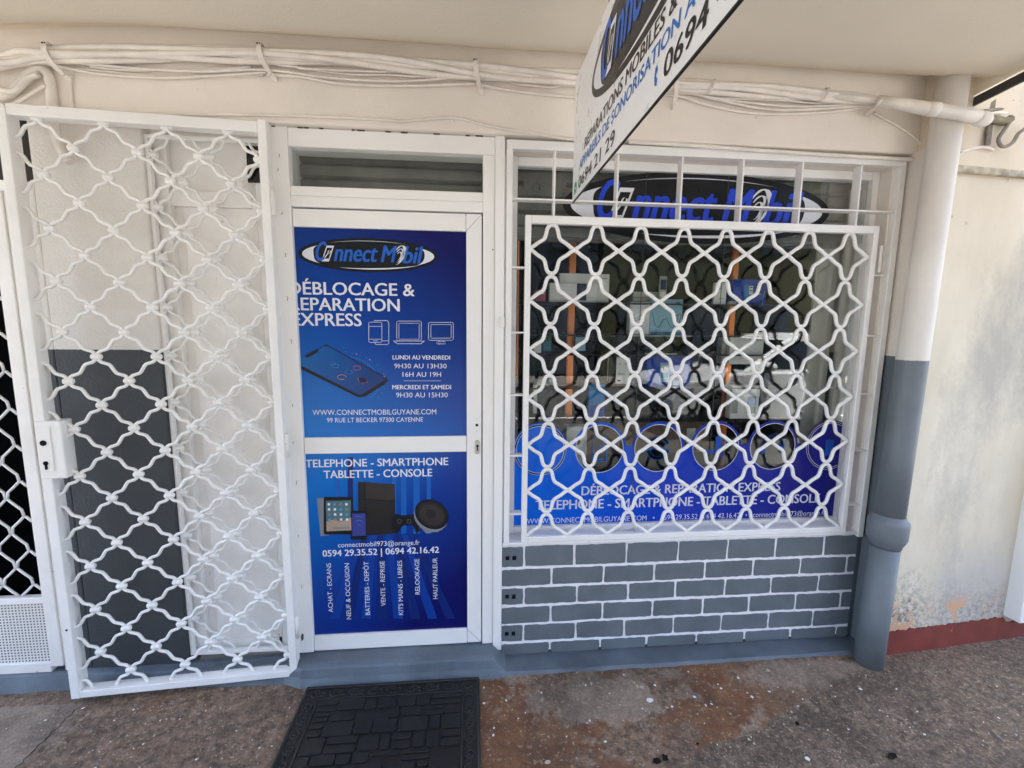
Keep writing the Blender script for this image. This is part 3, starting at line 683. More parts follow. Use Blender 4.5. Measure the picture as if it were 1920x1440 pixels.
p = atY(1345, 640, GY); b.box(p.x-.0012, p.x+.0012, GY-.003, GY-.0005, GZ0, GZ1)
b.build("glass_joint", STEEL, win)
YV = GY-.0012
BANDM = print_blue("vinyl_band_print", (.003, .16, .80), (.006, .05, .52), (.018, .018, .24), (.95, 0, .8), (2.3, 0, .72))
band = MB()
circ = [(1013, 842), (1124, 840.5), (1234, 839.4), (1342, 838.6), (1448.6, 838.6), (1555, 837.5)]
cc = [atY(u, v, YV) for u, v in circ]; zc = sum(c.z for c in cc)/6
R1 = (atY(1124+44.5, 840, YV)-atY(1124-44.5, 840, YV)).x/2 * 1.0; R2 = R1*1.12
cxs = [c.x for c in cc]; zb_ = GZ0+.002; zmid = zc+.012
xs = [GX0+.002+(GX1-GX0-.004)*i/520 for i in range(521)]
def spans(x):
    top = zmid; hole = None
    for k, cx in enumerate(cxs):
        d = abs(x-cx)
        if d < R2: top = max(top, zc+sqrt(R2*R2-d*d))
        if 0 < k < 5 and d < R1: hole = (zc-sqrt(R1*R1-d*d), zc+sqrt(R1*R1-d*d))
    return top, hole
for xa, xb in zip(xs, xs[1:]):
    ta, ha = spans(xa); tb2, hb = spans(xb)
    def qd(z0a, z1a, z0b, z1b): band.poly([(xa, YV, z0a), (xb, YV, z0b), (xb, YV, z1b), (xa, YV, z1a)])
    if ha or hb:
        ha = ha or (zc, zc); hb = hb or (zc, zc)
        qd(zb_, ha[0], zb_, hb[0]); qd(ha[1], ta, hb[1], tb2)
    else: qd(zb_, ta, zb_, tb2)
bo = band.build("vinyl_band", BANDM, win, recalc=False)
tb = MB(); Bt = lambda *a, **k: ytext(tb, *a, YV, dy=.0006, **k)
Bt("DÉBLOCAGE & REPARATION EXPRESS", 1090, 928, 1462.5, 920, 17, bold=.026); Bt("TELEPHONE - SMARTPHONE - TABLETTE - CONSOLE", 1004, 954.7, 1536, 943, 17.5, bold=.026)
Bt("WWW.CONNECTMOBILGUYANE.COM   •   0594 29.35.52 | 0694 42.16.42   •   connectmobil973@orange.fr", 988, 980, 1547, 968, 10)
tb.build("lettering", PRINT_WHITE, bo, recalc=False)
def ring(mb, cx, cz, r, wd, d, m):
    n = 64
    for i in range(n):
        a, a2 = 2*pi*i/n, 2*pi*(i+1)/n
        pts = [(cx+rr*cos(t), YV-d, cz+rr*sin(t)) for rr, t in ((r, a), (r+wd, a), (r+wd, a2), (r, a2))]
        if max(p[0] for p in pts) < GX1-.001 and min(p[0] for p in pts) > GX0+.001: mb.poly(pts, m)
rg = MB()
for k, cx in enumerate(cxs):
    if 0 < k < 5: ring(rg, cx, zc, R1-.001, .003, .0005, 0)
    else: ring(rg, cx, zc, R1*.97, .0025, .0005, 0); ring(rg, cx, zc, R1*1.005, .006, .0005, 1); ring(rg, cx, zc, R1*1.05, .0025, .0005, 0)
rg.build("ring_outline", [PRINT_WHITE, PRINT_BLACK], bo, recalc=False)
VB = flat("vinyl_icon_blue", (.01, .085, .46), .3); VB2 = flat("vinyl_icon_azure", (.01, .16, .56), .3)
ic = MB()
def vl(pts, w, m=0):
    for a, b2 in zip(pts, pts[1:]):
        a = Vector((a[0], YV, a[1])); b2 = Vector((b2[0], YV, b2[1])); d = (b2-a)
        if d.length < 1e-6: continue
        n = Vector((-d.z, 0, d.x)).normalized()*w/2; e = d.normalized()*w*.4; ic.poly([a+n-e, b2+n+e, b2-n+e, a-n-e], m)
x, z = cxs[1], zc
vl([(x-.03, z-.06), (x-.03, z+.06), (x+.035, z+.06), (x+.035, z-.06), (x-.03, z-.06)], .004, 1); vl([(x-.012, z-.05), (x+.018, z-.05)], .006, 1)
for k in range(3): vl([(x-.018+k*.012, z-.02+k*.004), (x+.012+k*.008, z+.025+k*.008)], .002, 1)
x = cxs[2]
for r_, w_ in ((.05, .010), (.036, .008), (.024, .012), (.058, .003)):
    for a0, a1 in ((20, 160), (190, 350)): vl([(x+r_*cos(radians(a0+(a1-a0)*k/20)), z+r_*sin(radians(a0+(a1-a0)*k/20))) for k in range(21)], w_, 1)
ic.poly([(x+.012*cos(k*pi/8), YV, z+.012*sin(k*pi/8)) for k in range(16)], 1)
x = cxs[3]
ic.poly([(x-.002, YV, z-.05), (x+.026, YV, z-.05), (x+.026, YV, z+.055), (x-.002, YV, z+.055)], 0); vl([(x+.034, z-.055), (x+.04, z+.055)], .006, 0)
ic.poly([(x-.052, YV, z-.04), (x-.046, YV, z-.014), (x-.02, YV, z-.010), (x-.006, YV, z-.014), (x-.006, YV, z-.03), (x-.03, YV, z-.028), (x-.044, YV, z-.042)], 0)
x = cxs[4]
vl([(x+.05*cos(radians(a)), z+.05*sin(radians(a))+.005) for a in range(0, 181, 12)], .010, 0)
for s_ in (-1, 1): ic.poly([(x+s_*.05-.011, YV, z-.035), (x+s_*.05+.011, YV, z-.035), (x+s_*.05+.011, YV, z+.012), (x+s_*.05-.011, YV, z+.012)], 0)
x = cxs[5]; ic.poly([(x-.022, YV-.001, z-.05), (x+.022, YV-.001, z-.05), (x+.022, YV-.001, z+.03), (x-.022, YV-.001, z+.03)], 0)
ic.build("printed_icon", [VB, VB2], bo, recalc=False)
p = atY(1312, 391, YV); hw = (atY(1561, 404, YV)-atY(1063, 380, YV)).x/2; hh = (atY(1310, 324, YV)-atY(1314, 458, YV)).z/2
logo((p.x, YV, p.z), EX, EZ, (0, -1, 0), hw, hh).build("oval_logo", [PRINT_BLACK, PRINT_WHITE, LOGO_VIVID], win, recalc=False)

# ------------------------------------------------------------------ window security grille
wg = empty("window_grille", "white welded grille of wavy bars and flat bars across the display window", "grille")
b = MB(); b.box(.843, .868, -.016, .016, .5755, 2.246); b.box(2.556, 2.584, -.018, .012, .548, 2.246); b.box(.843, 2.584, -.0165, .016, 2.246, 2.2815)
b.build("outer_frame", WHITE, wg, .003)
IX0, IX1, IZ0, IZ1 = .9225, 2.4897, .5755, 1.9936
b = MB(); b.box(IX0, IX0+.024, -.018, .010, IZ0, IZ1); b.box(IX1-.024, IX1, -.018, .010, IZ0, IZ1); b.box(IX0+.024, IX1-.024, -.0175, .0095, IZ1-.033, IZ1); b.box(IX0+.024, IX1-.024, -.0175, .0095, IZ0, IZ0+.026)
b.build("inner_frame", WHITE, wg, .003)
for u in (1040, 1158, 1278, 1392, 1503, 1613):
    x = atY(u, 350, -.012).x; MB().box(x-.0035, x+.0035, -.012, .030, IZ1, 2.246).build("flat_bar", WHITE, wg, .001)
zt_ = atY(1158, 379, -.012).z
MB().box(.868, 2.556, -.0135, .0285, zt_-.0035, zt_+.0035).build("flat_bar", WHITE, wg, .001)
for vL, vR in ((502, 515), (624, 629), (742, 738), (856, 844), (965, 946)):
    z = (atY(970, vL, -.012).z+atY(1625, vR, -.012).z)/2
    MB().box(.868, IX0, -.012, .03, z-.0035, z+.0035).build("flat_bar", WHITE, wg, .001)
    MB().box(IX1, 2.556, -.012, .03, z-.0035, z+.0035).build("flat_bar", WHITE, wg, .001)
p = atY(1653, 460, -.01); p2 = atY(1650, 511, -.01); MB().box(p.x-.006, p.x+.006, -.014, -.006, p2.z, p.z).build("bolt_tab", WHITE, wg, .001)
REL = [(p.x, p.z) for p in spline([(a, 0, c) for a, c in ((0, 0), (.085, .012), (.165, .065), (.225, .17), (.265, .32), (.31, .49), (.385, .605), (.52, .685), (.67, .775), (.82, .89), (1, 1))], 2)]
mb = MB()
for k in range(7):
    for i in range(8):
        xk = 1.0361+.1896*i; zk = 1.9655-.2097*k
        for sg in (-1, 1):
            for lower in (0, 1):
                pts = []
                for a, c in REL:
                    px = xk+sg*.0948*a; pz = zk-.0065-.09835*c if not lower else zk-.2097+.0065+.09835*c
                    if pz > IZ0+.02: pts.append((px, -.004+(.004*sg if (sg > 0) == (lower == 0) else -.004*sg*-1)*0, pz))
                if len(pts) > 2: mb.tube(pts, .0083, 8)
mb.build("wavy_bars", WHITE, wg)

# ------------------------------------------------------------------ rolled shutter inside the window
rs = MB(); slats(rs, .66, 2.62, .20, 1.98, 2.36, .062); rs.box(.66, 2.62, .205, .22, 1.98, 2.38); rs.box(.66, 2.62, .17, .20, 1.945, 1.985)
p = atY(1015, 352, .185); rs.box(p.x-.08, p.x+.11, .183, .187, p.z-.035, p.z+.04)
pts = [(.045*cos(a*pi/12), .022*sin(a*pi/12)) for a in range(25)]
rs.tube([(p.x+x, .182, p.z+z) for x, z in pts], .0025, 6); rs.ell((p.x, .181, p.z), (.013, .006, .013))
for dx in (-.06, .06, .1):
    for dz in (-.02, .022): rs.ell((p.x+dx, .183, p.z+dz), (.005, .004, .005))
tag(rs.build("roller_shutter", SHUT), "grey roller shutter with lock plate rolled up behind the display window logo", "roller shutter", "rolled shutters inside the shop")

# ------------------------------------------------------------------ goods in the window
DY = .36
CARDW = pmat("white_card", (.80, .78, .73), .5, .06, 8, 40, .05); CARDB = flat("blue_card", (.012, .06, .42), .4); CARDLB = flat("pale_blue_card", (.26, .47, .58), .4); AZ = flat("azure_card", (.02, .23, .55), .4)
BRN = pmat("brown_reflection", (.22, .14, .09), .7, .2, 8, 40, .1); DKB = flat("dark_blue_print", (.02, .035, .08), .3); PINK = flat("pink_card", (.5, .12, .2), .4); PGREY = flat("pale_grey_plastic", (.40, .40, .38), .35); TEALP = flat("teal_print", (.02, .18, .24), .3); GREENP = flat("green_print", (.06, .14, .05), .3)
goods = empty("display_shelf", "dark display shelves standing just behind the window glass", "shelf")
b = MB()
for v in (570, 629, 664, 725, 786):
    p = atY(1250, v, DY); b.box(.90, 2.30, DY-.05, DY+.22, p.z-.006, p.z, 0)
b.build("shelf_board", flat("dark_shelf", (.02, .02, .021), .35), goods, .001)
b = MB()
for u, v in ((1180, 629), (1210, 663)):
    p = atY(u, v, DY-.06); q_ = atY(u+ (118 if u == 1180 else 60), v, DY-.06); b.box(p.x, q_.x, DY-.056, DY-.051, p.z-.004, p.z+.002)
b.build("shelf_edge", PGREY, goods)
for u in (1071, 1372):
    p = atY(u, 600, DY+.06); st = MB(); st.box(p.x-.014, p.x+.014, DY+.055, DY+.062, .62, 2.1); st.box(p.x-.018, p.x+.018, DY+.0625, DY+.075, .62, 2.1); st.build("copper_upright", COPPER, goods)
p = atY(968, 560, .2); MB().box(p.x+.004, p.x+.012, .2, .203, 1.3, 1.95).build("copper_upright", COPPER, goods)
MB().box(p.x+.03, p.x+.06, .2, .23, .6, 1.96).build("side_post", DARK, goods)
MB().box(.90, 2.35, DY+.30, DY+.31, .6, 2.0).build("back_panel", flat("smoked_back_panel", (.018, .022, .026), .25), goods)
b = MB(); p = atY(1522, 600, .20); q_ = atY(1562, 600, .20); b.box(p.x, q_.x, .20, .215, .6, 2.1); p = atY(1573, 600, .16); q_ = atY(1600, 600, .16); b.box(p.x, q_.x, .16, .175, .6, 2.2)
tag(b.build("side_board", pmat("greige_board", (.50, .47, .42), .6, .08, 3, 20, .1), bevel=.003), "tall greige boards standing upright at the right end of the display window", "board")
def box_(rect, mats, label, name="product_box", depth=.05, y=DY, extras=(), group="boxes displayed in the shop window", cat="box", bevel=.0015, lettering=None):
    u0_, v0_, u1_, v1_ = rect; a = atY(u0_, v0_, y); c = atY(u1_, v1_, y); um = (u0_+u1_)/2; vm = (v0_+v1_)/2
    top = atY(um, v0_, y).z; bot = atY(um, v1_, y).z; x0 = atY(u0_, vm, y).x; x1 = atY(u1_, vm, y).x
    e = empty(name, label, cat, ((x0+x1)/2, y, bot), 0, group); hx = (x1-x0)/2; H = top-bot
    MB().box(-hx, hx, 0, depth, 0, H).build("carton", mats[0], e, bevel)
    fx = lambda u: (u-um)/(u1_-u0_)*2*hx
    fz = lambda v: (v1_-v)/(v1_-v0_)*H
    if extras:
        for i, (kind, *r) in enumerate(extras):
            mb = MB(); m = r[-1]; mi = 0; d = -.0006-.0004*i
            if kind == 'r': mb.poly([(fx(u), d, fz(v)) for u, v in ((r[0], r[1]), (r[2], r[1]), (r[2], r[3]), (r[0], r[3]))], mi)
            elif kind == 'l':
                pts = [(fx(u), fz(v)) for u, v in r[0]]; mb.poly([(x, d, z) for x, z in stroke2(pts, r[1])], mi)
            elif kind == 'c': mb.poly([(fx(r[0])+r[2]*cos(k*pi/10), d, fz(r[1])+r[2]*sin(k*pi/10)) for k in range(20)], mi)
            elif kind == 't': text(mb, r[0], (fx(r[1]), d, fz(r[2])), EX, EZ, fx(r[3])-fx(r[1]), r[4], mi, .02)
            mb.build({'r': "label_patch", 'l': "printed_line", 'c': "printed_disc", 't': "lettering"}[kind], m, e, recalc=False)
    return e
K = PRINT_BLACK
box_((1049, 513, 1142, 566), [CARDW], "wide white carton with a white flap, second row left in the window", y=DY+.03, extras=[('r', 1122, 515, 1142, 566, CARDW), ('r', 1128, 520, 1138, 523, PGREY)])
box_((1030, 531, 1120, 568), [CARDW], "white phone box with a dark blue phone picture, upper left shelf", depth=.028, extras=[('r', 1081, 531.5, 1099.5, 563, DKB), ('l', [(1085, 561), (1090, 553), (1097, 548)], .002, CARDLB), ('r', 1100, 557, 1116, 558, PGREY)])
box_((1003, 544, 1023, 565), [PINK], "small pink packet at the left end of the upper shelf", extras=[('r', 1005, 548, 1020, 551, CARDW)])
box_((1187, 547, 1235, 566), [PGREY], "low grey box with a red line behind the sketch box", y=DY+.05, extras=[('r', 1188, 557, 1234, 558.5, PINK)])
box_((1181, 566, 1218, 627), [CARDW], "narrow white box with a blue line sketch, beside the pale blue box", extras=[('l', [(1185, 594), (1195, 585), (1201, 590), (1191, 598), (1185, 594)], .0015, CARDB), ('l', [(1187, 604), (1205, 596), (1214, 601), (1198, 610), (1187, 604)], .0015, DKB), ('l', [(1197, 598), (1212, 574)], .001, DKB), ('r', 1187, 569, 1197, 571.5, CARDB), ('l', [(1200, 614), (1214, 607), (1216, 611), (1204, 617)], .0012, CARDB)])
box_((1219, 561, 1279, 627), [CARDLB], "pale blue box printed with a dark wave line", extras=[('l', [(1222, 585), (1228, 607), (1235, 615), (1243, 600), (1250, 597), (1257, 612), (1263, 614), (1269, 600), (1272, 588)], .003, DKB), ('l', [(1266, 592), (1274, 588), (1277, 588), (1274, 605)], .003, DKB), ('c', 1270, 569, .009, DKB), ('c', 1270, 569, .0055, CARDLB), ('c', 1270, 569, .0025, DKB), ('r', 1220, 622, 1279, 627, AZ), ('l', [(1221, 612), (1240, 618), (1260, 619), (1278, 610)], .0015, CARDW)])
e = empty("handset", "upright grey cordless style handset on the shelf above the pale blue box", "phone", (atY(1246, 552, DY).x, DY+.02, atY(1246, 562, DY).z))
h = (atY(1246, 516, DY)-atY(1246, 562, DY)).z; MB().box(-.021, .021, 0, .014, 0, h).build("body", PGREY, e, .006); MB().box(-.015, .015, -.0008, 0, h*.42, h*.84).build("screen", DKB, e); MB().box(-.014, .014, -.0008, 0, h*.12, h*.34).build("keypad", CARDW, e)
box_((1019, 624, 1034, 658), [TEALP], "green and blue packet hanging at the left end of the middle shelf", extras=[('r', 1020, 626, 1033, 640, GREENP)])
box_((1001, 645, 1015, 662), [CARDW], "small white tag card at the far left of the middle shelf", depth=.01, y=DY-.02)
box_((1079, 632, 1098, 658), [CARDLB], "small pale blue card standing near the left copper strip", depth=.012, extras=[('l', [(1081, 652), (1088, 640), (1096, 636)], .003, AZ)])
box_((1138, 668, 1155, 717), [K], "slim black carton beside the white accessory pack", extras=[('r', 1139, 670, 1140, 715, PGREY)])
box_((1155, 670, 1181, 720), [CARDW], "white accessory pack with two small dots, next to a black carton", extras=[('c', 1161, 682, .004, PGREY), ('c', 1173, 682, .004, PGREY), ('r', 1158, 700, 1172, 701.5, PGREY), ('r', 1158, 712, 1164, 715, K)])
box_((1213, 664, 1294, 730), [CARDB], "large deep blue box with a pale phone printed on its front", depth=.08, extras=[('r', 1237, 680, 1255, 716, CARDLB), ('r', 1240, 685, 1252, 697, CARDW), ('r', 1242, 688, 1245, 695, DKB), ('r', 1240, 699, 1253, 708, AZ), ('r', 1262, 714, 1274, 722, CARDLB)])
box_((1104, 722, 1134, 782), [AZ], "bright azure box standing on the bottom shelf", y=DY-.05, extras=[('r', 1106, 727, 1122, 728.5, CARDLB), ('r', 1106, 760, 1132, 780, CARDB)])
box_((1000, 710, 1043, 775), [K], "black carton with a pale frame at the left end of the lower shelf", y=DY-.04, extras=[('r', 1000, 710, 1007, 775, CARDW), ('r', 1000, 710, 1043, 722, PGREY), ('r', 1010, 724, 1034, 742, DKB)])
box_((1339, 530, 1362, 573), [CARDW], "plain white card box left of the right copper strip", depth=.02, extras=[('r', 1344, 540, 1352, 541, PGREY), ('r', 1344, 543, 1350, 544, PGREY), ('r', 1347, 559, 1356, 560.5, PGREY)])
box_((1367, 565, 1381, 574), [PGREY], "tiny grey box between the white card box and the blue carton", depth=.02, y=DY-.01)
box_((1374, 524, 1437, 574), [CARDB], "blue carton with white label squares, upper right of the display", depth=.06, extras=[('r', 1395, 534, 1404, 560, AZ), ('r', 1404, 536, 1411, 552, CARDW), ('r', 1405, 538, 1410, 540, K), ('r', 1405, 544, 1410, 546, K), ('r', 1416, 533, 1429, 547, K), ('r', 1418, 534.5, 1428, 545.5, CARDB), ('r', 1420, 537, 1425, 543, CARDW), ('r', 1417, 551, 1426, 552, CARDW), ('l', [(1433, 545), (1430, 560), (1431, 573)], .003, CARDLB)])
box_((1353, 633, 1368, 682), [PGREY], "grey side of a carton behind the white console box", y=DY+.03)
box_((1396, 625, 1421, 631), [CARDW], "flat white box lying on top of the white console box", depth=.03, y=DY+.004)
box_((1368, 631, 1431, 683), [CARDW], "white console box with small black letters", depth=.06, extras=[('t', "DS", 1418, 638.5, 1426, .006, K), ('r', 1403, 635.5, 1415, 637, PGREY)])
box_((1370, 723, 1424, 786), [CARDW], "white rounded box with a green and blue landscape picture, lower right shelf", y=DY-.04, bevel=.008, extras=[('r', 1371.5, 745, 1384, 775, PGREY), ('r', 1401, 743, 1417, 775, TEALP), ('r', 1401, 749, 1417, 757, AZ), ('r', 1401, 763, 1417, 774, GREENP), ('r', 1412, 728, 1418, 730, PGREY)])
e = box_((1040, 786, 1330, 850), [BRN], "long brown cardboard carton lying on the window floor", depth=.15, y=DY+.02, extras=[('r', 1060, 796, 1082, 798, PGREY)])  # brown colour stands in for the pavement mirrored in the glass
box_((1062, 800, 1100, 872), [CARDW], "white speaker carton with a round black cone print, behind the blue band", depth=.10, y=DY-.10, extras=[('c', 1082, 828, .017, K)])
box_((1288, 803, 1304, 825), [PGREY], "small clear hanger card with a metal eyelet by the fourth circle", depth=.004, y=DY-.12, extras=[('c', 1298, 808, .006, METAL)])

# ================================================================== HANGING SIGN
SX = 1.085
sg = empty("hanging_sign", "white shop sign hung from the ceiling at right angles to the window", "sign", (SX, -.15, 2.012))
SW = pmat("sign_panel_white", (.78, .79, .80), .3, .02, 4, 20, 0)
def sgb(mb, name, mats, bevel=0, **k):
    o = mb.build(name, mats, sg, bevel, **k); o.location = -sg.location; return o
sgb(MB().box(SX, SX+.004, -1.70, -.150, 2.0125, 2.442), "panel", SW, .0008)
b = MB(); b.box(SX-.0008, SX+.0048, -1.70, -.150, 2.0085, 2.0122); sgb(b, "edge_shadow", BLACK)  # black strip painted as the shadow along the sign's lower edge
for y in (-.56, -1.5):
    b = MB().tube([(SX+.002, y, 2.4425), (SX+.001, y+.008, 2.46), (SX-.004, y-.004, 2.485), (SX+.002, y, 2.51)], .0016, 6)
    sgb(b, "hanging_wire", RUST)
EYm = Vector((0, -1, 0))
lm = logo((SX-.0006, -.885, 2.302), EYm, EZ, (-1, 0, 0), .487, .124); sgb(lm, "oval_logo", [PRINT_BLACK, PRINT_WHITE, LOGO_BLUE], recalc=False)
SBL = flat("sign_blue", (.02, .15, .48), .35)
def T2(s_, y0, y1, z, cap, m):
    tb = MB(); text(tb, s_, (SX-.0007, y0, z), EYm, EZ, y0-y1, cap, 0, .045, .12); sgb(tb, "lettering", [m], recalc=False)
T2("REPARATIONS MOBILES & D", -.322, -1.085, 2.141, .034, PRINT_BLACK)
T2("APPAREILS DE SONORISATION AU", -.252, -1.135, 2.095, .031, SBL)
T2("0694 21 29", -.245, -.662, 2.034, .038, PRINT_BLACK); T2("0694 4", -.972, -1.215, 2.036, .044, PRINT_BLACK)
hp = [(-.951, 2.086), (-.940, 2.081), (-.944, 2.070), (-.936, 2.062), (-.944, 2.052), (-.940, 2.042), (-.951, 2.037), (-.930, 2.045), (-.926, 2.062), (-.930, 2.079)]
tb = MB(); tb.poly([(SX-.0007, y, z) for y, z in hp]); sgb(tb, "handset_emblem", [SBL], recalc=False)
g = MB(); cy, cz = -.200, 2.052
g.poly([(SX-.0006, cy-.021*cos(a*pi/14), cz+.021*sin(a*pi/14)) for a in range(28)], 0); g.poly([(SX-.0007, cy+.021, cz-.022), (SX-.0007, cy+.004, cz-.020), (SX-.0007, cy+.018, cz-.006)], 0)
g.poly([(SX-.001, cy-y, cz+z) for y, z in ((-.008, .008), (-.004, .009), (-.002, .003), (.003, -.003), (.009, -.004), (.009, -.008), (.004, -.010), (-.005, -.004), (-.010, .004))], 1)
sgb(g, "chat_emblem", [flat("emblem_green", (.03, .33, .12), .4), PRINT_WHITE], recalc=False)

# ================================================================== PIPES
dp = empty("drainpipe", "thick drainpipe painted white above and grey below, right of the window", "drainpipe", (2.553, -.150, 0))
def dpx(z): return (2.552+.0215*z, -.150, z)
def dpb(mb, n, m):
    o = mb.build(n, m, dp); o.location = -dp.location; return o
zc1, zc0 = atY(1676, 972, -.15).z, atY(1668, 1012, -.15).z
dpb(MB().tube([dpx(-.02), dpx(.2), dpx(zc0+.01)], [.0585, .0575, .057], 28), "lower_pipe", TT_PIPE)
zz = [(zc0-.028, .0585), (zc0-.012, .062), (zc0+.006, .071), (zc0+.022, .0755), (zc1-.012, .0765), (zc1-.004, .074), (zc1, .066), (zc1+.010, .062), (zc1+.022, .057)]
dpb(MB().tube([dpx(z) for z, r in zz], [r for z, r in zz], 28), "pipe_collar", TT_PIPE)
zs = [zc1, 1.0, 1.42, 1.9, 2.3, 2.60]
dpb(MB().tube([dpx(z) for z in zs], [.0575, .057, .056, .054, .053, .053], 28), "upper_pipe", TT_PIPE)
hp_ = empty("conduit_pipe", "horizontal white painted conduit passing in front of the drainpipe under the ceiling", "pipe", tuple(atY(1740, 203, -.225)))
def hpb(mb, n, m):
    o = mb.build(n, m, hp_); o.location = -hp_.location; return o
P1 = [atY(1560, 180, -.075), atY(1600, 184, -.09), atY(1650, 190, -.14)]
hpb(MB().tube(P1, .0135, 12), "thin_pipe", CABLE)
P2 = [atY(1645, 189, -.138), atY(1690, 196, -.185), atY(1740, 204, -.228), atY(1800, 213, -.240), atY(1846, 222, -.240)]
hpb(MB().tube(P2, [.020, .022, .023, .0235, .0235], 16), "thick_pipe", CABLE)
a, c = atY(1832, 220, -.240), atY(1853, 227, -.240); hpb(MB().tube([a, a.lerp(c, .2), a.lerp(c, .75), c], [.0235, .0265, .0265, .018], 16), "end_cap", CABLE)
a, c = atY(1738, 203.5, -.227), atY(1757, 206, -.232); hpb(MB().tube([a, c], .0250, 16), "coupling", CABLE)

# ================================================================== CABLES
def spline(pts, n=8):
    pts = [Vector(p) for p in pts]; o = []
    for i in range(len(pts)-1):
        p0, p1, p2, p3 = pts[max(0, i-1)], pts[i], pts[i+1], pts[min(len(pts)-1, i+2)]
        for k in range(n):
            t = k/n; o.append(.5*((2*p1)+(p2-p0)*t+(2*p0-5*p1+4*p2-p3)*t*t+(3*p1-p0-3*p2+p3)*t**3))
    o.append(pts[-1]); return o
cb = empty("cable_bundle", "thick bundle of white painted cables running along the top of the wall", "cables", tuple(atY(490, 102, -.07)))
base = spline([atY(u, v, -.072) for u, v in ((-900, 190), (-480, 160), (-120, 132), (-40, 121), (20, 112), (90, 104), (300, 100), (490, 104), (700, 116), (890, 134), (1080, 146), (1265, 161), (1400, 168), (1560, 181), (1655, 190))], 12)
for k in range(6):
    r_ = .0105 if k else .012; ph = k*2*pi/5; pts = []
    for i, p in enumerate(base):
        s = i/12; a = ph+.55*s+.5*sin(s*1.7+k); rad = 0 if k == 0 else .0155
        tp = max(0, 1-max(0, (s-12.2))/2.2)
        pts.append(p+Vector((0, cos(a)*rad*tp, sin(a)*rad*tp*1.1+.0035*sin(s*2.3+k*2))))
    o = MB().tube(pts, r_, 9).build("cable", CABLE, cb); o.location = -cb.location
cl_lab = ["white cable clip by the corrugated hose at the left end", "white cable clip above the gate and door gap", "white cable clip above the right side of the shop door", "white cable clip half hidden behind the hanging sign", ]
for (u, v, dv), lab in zip(((97, 101, 46), (492, 101, 46), (891, 130, 44), (1262, 160, 40)), cl_lab):
    p = atY(u, v, -.072); e = empty("cable_clip", lab, "cable clip", tuple(p), 0, "clips holding the cable bundle")
    path = [(-.003, .03, .020), (-.003, .005, .027), (-.002, -.018, .026), (0, -.030, .010), (.002, -.030, -.010), (.006, -.020, -.032), (.013, .0, -.048), (.021, .022, -.060), (.026, .036, -.072)]
    MB().ribbon(spline(path, 4), (.017, 0, .003), .003).build("strap", CABLE, e)
    h = MB(); h.box(-.007, -.002, -.0285, -.026, .0175, .0225); h.box(.0015, .005, -.0285, -.026, .0175, .0225); h.build("slot", HOLE, e)
    MB().lathe([(.006, 0), (.006, .006), (.003, .008)], (.019, .016, -.056), (0, -1, 0), 10).build("screw", CABLE, e)
def cable(px, r, label, y=-.045, n=8, name="thin_cable", m=CABLE, group=None, flatk=1):
    pts = spline([atY(q[0], q[1], q[2] if len(q) > 2 else y) for q in px], n)
    return tag(MB().tube(pts, r, 8).build(name, m), label, "cable", group)
G_ = "thin cables sagging under the bundle"
cable([(-60, 140), (0, 127), (50, 119), (100, 122), (180, 138), (300, 146), (400, 142), (500, 136)], .0048, "slack thin cable sagging between the first and second clip", -.05, group=G_)
cable([(-60, 128), (20, 121), (110, 116), (250, 128), (380, 134), (500, 131), (620, 146), (760, 152), (895, 140)], .0045, "thin cable dipping lowest between the second and third clip", -.058, group=G_)
cable([(500, 139), (570, 145), (640, 157), (760, 161), (895, 157)], .0058, "pair of thin cables pressed flat on the wall above the door", -.043, group=G_)
cable([(130, 127), (250, 139), (330, 146), (420, 143), (495, 141)], .0042, "short thin cable in front of the wall above the gate", -.04, group=G_)
cable([(560, 128), (660, 133), (740, 134), (800, 130)], .004, "short loose cable end hanging under the bundle above the door", -.06, group=G_)
cable([(895, 143), (960, 146), (1040, 158), (1120, 164), (1265, 170), (1340, 186), (1440, 205), (1540, 204), (1645, 196)], .0052, "thin cable passing behind the hanging sign and sagging right of it", -.05, group=G_)
cable([(895, 158), (950, 168), (1020, 177), (1120, 184), (1255, 178), (1330, 198), (1420, 213), (1530, 212), (1640, 200)], .0055, "lowest thin cable of the pair sagging above the window", -.043, group=G_)
cable([(1270, 168), (1320, 180), (1400, 192), (1500, 200), (1640, 193)], .0042, "thin cable nearest the bundle right of the hanging sign", -.055, group=G_)
cable([(150, 208), (300, 214), (440, 215), (575, 218), (710, 224), (760, 227), (850, 221), (915, 236), (985, 248), (1075, 262), (1110, 263)], .0058, "thin cable nailed along the wall edge over the shop door", -.038, 10)
cable([(1640, 212, -.04), (1690, 240, -.038), (1722, 265, -.036), (1729, 280, -.036), (1726, 296, -.036)], .0055, "thin cable running down diagonally beside the drainpipe", -.038)
o = MB().tube(spline([atY(u, v, -.030) for u, v in ((1180, 266), (1300, 273), (1420, 282), (1560, 291), (1722, 300))], 6), .0085, 8).build("window_conduit", CABLE); tag(o, "slim white conduit running along the lintel edge over the window", "conduit")
for (u, v), lab in zip(((575, 216), (710, 222), (848, 226)), ("cable nail above the left of the door", "cable nail above the middle of the door", "cable nail above the right of the door, near a raised cable")):
    p = atY(u, v, -.035); tag(MB().ell(p, (.006, .006, .006)).build("cable_nail", CABLE), "small white "+lab, "cable nail", "nails of the thin door cable")
o = MB().ribbon([atY(1655, 186, -.165), atY(1648, 196, -.15), atY(1625, 216, -.05)], (.02, 0, .004), .004).build("pipe_strap", CABLE, bevel=.001); tag(o, "flat white strap tying the conduit to the wall beside the drainpipe", "strap")
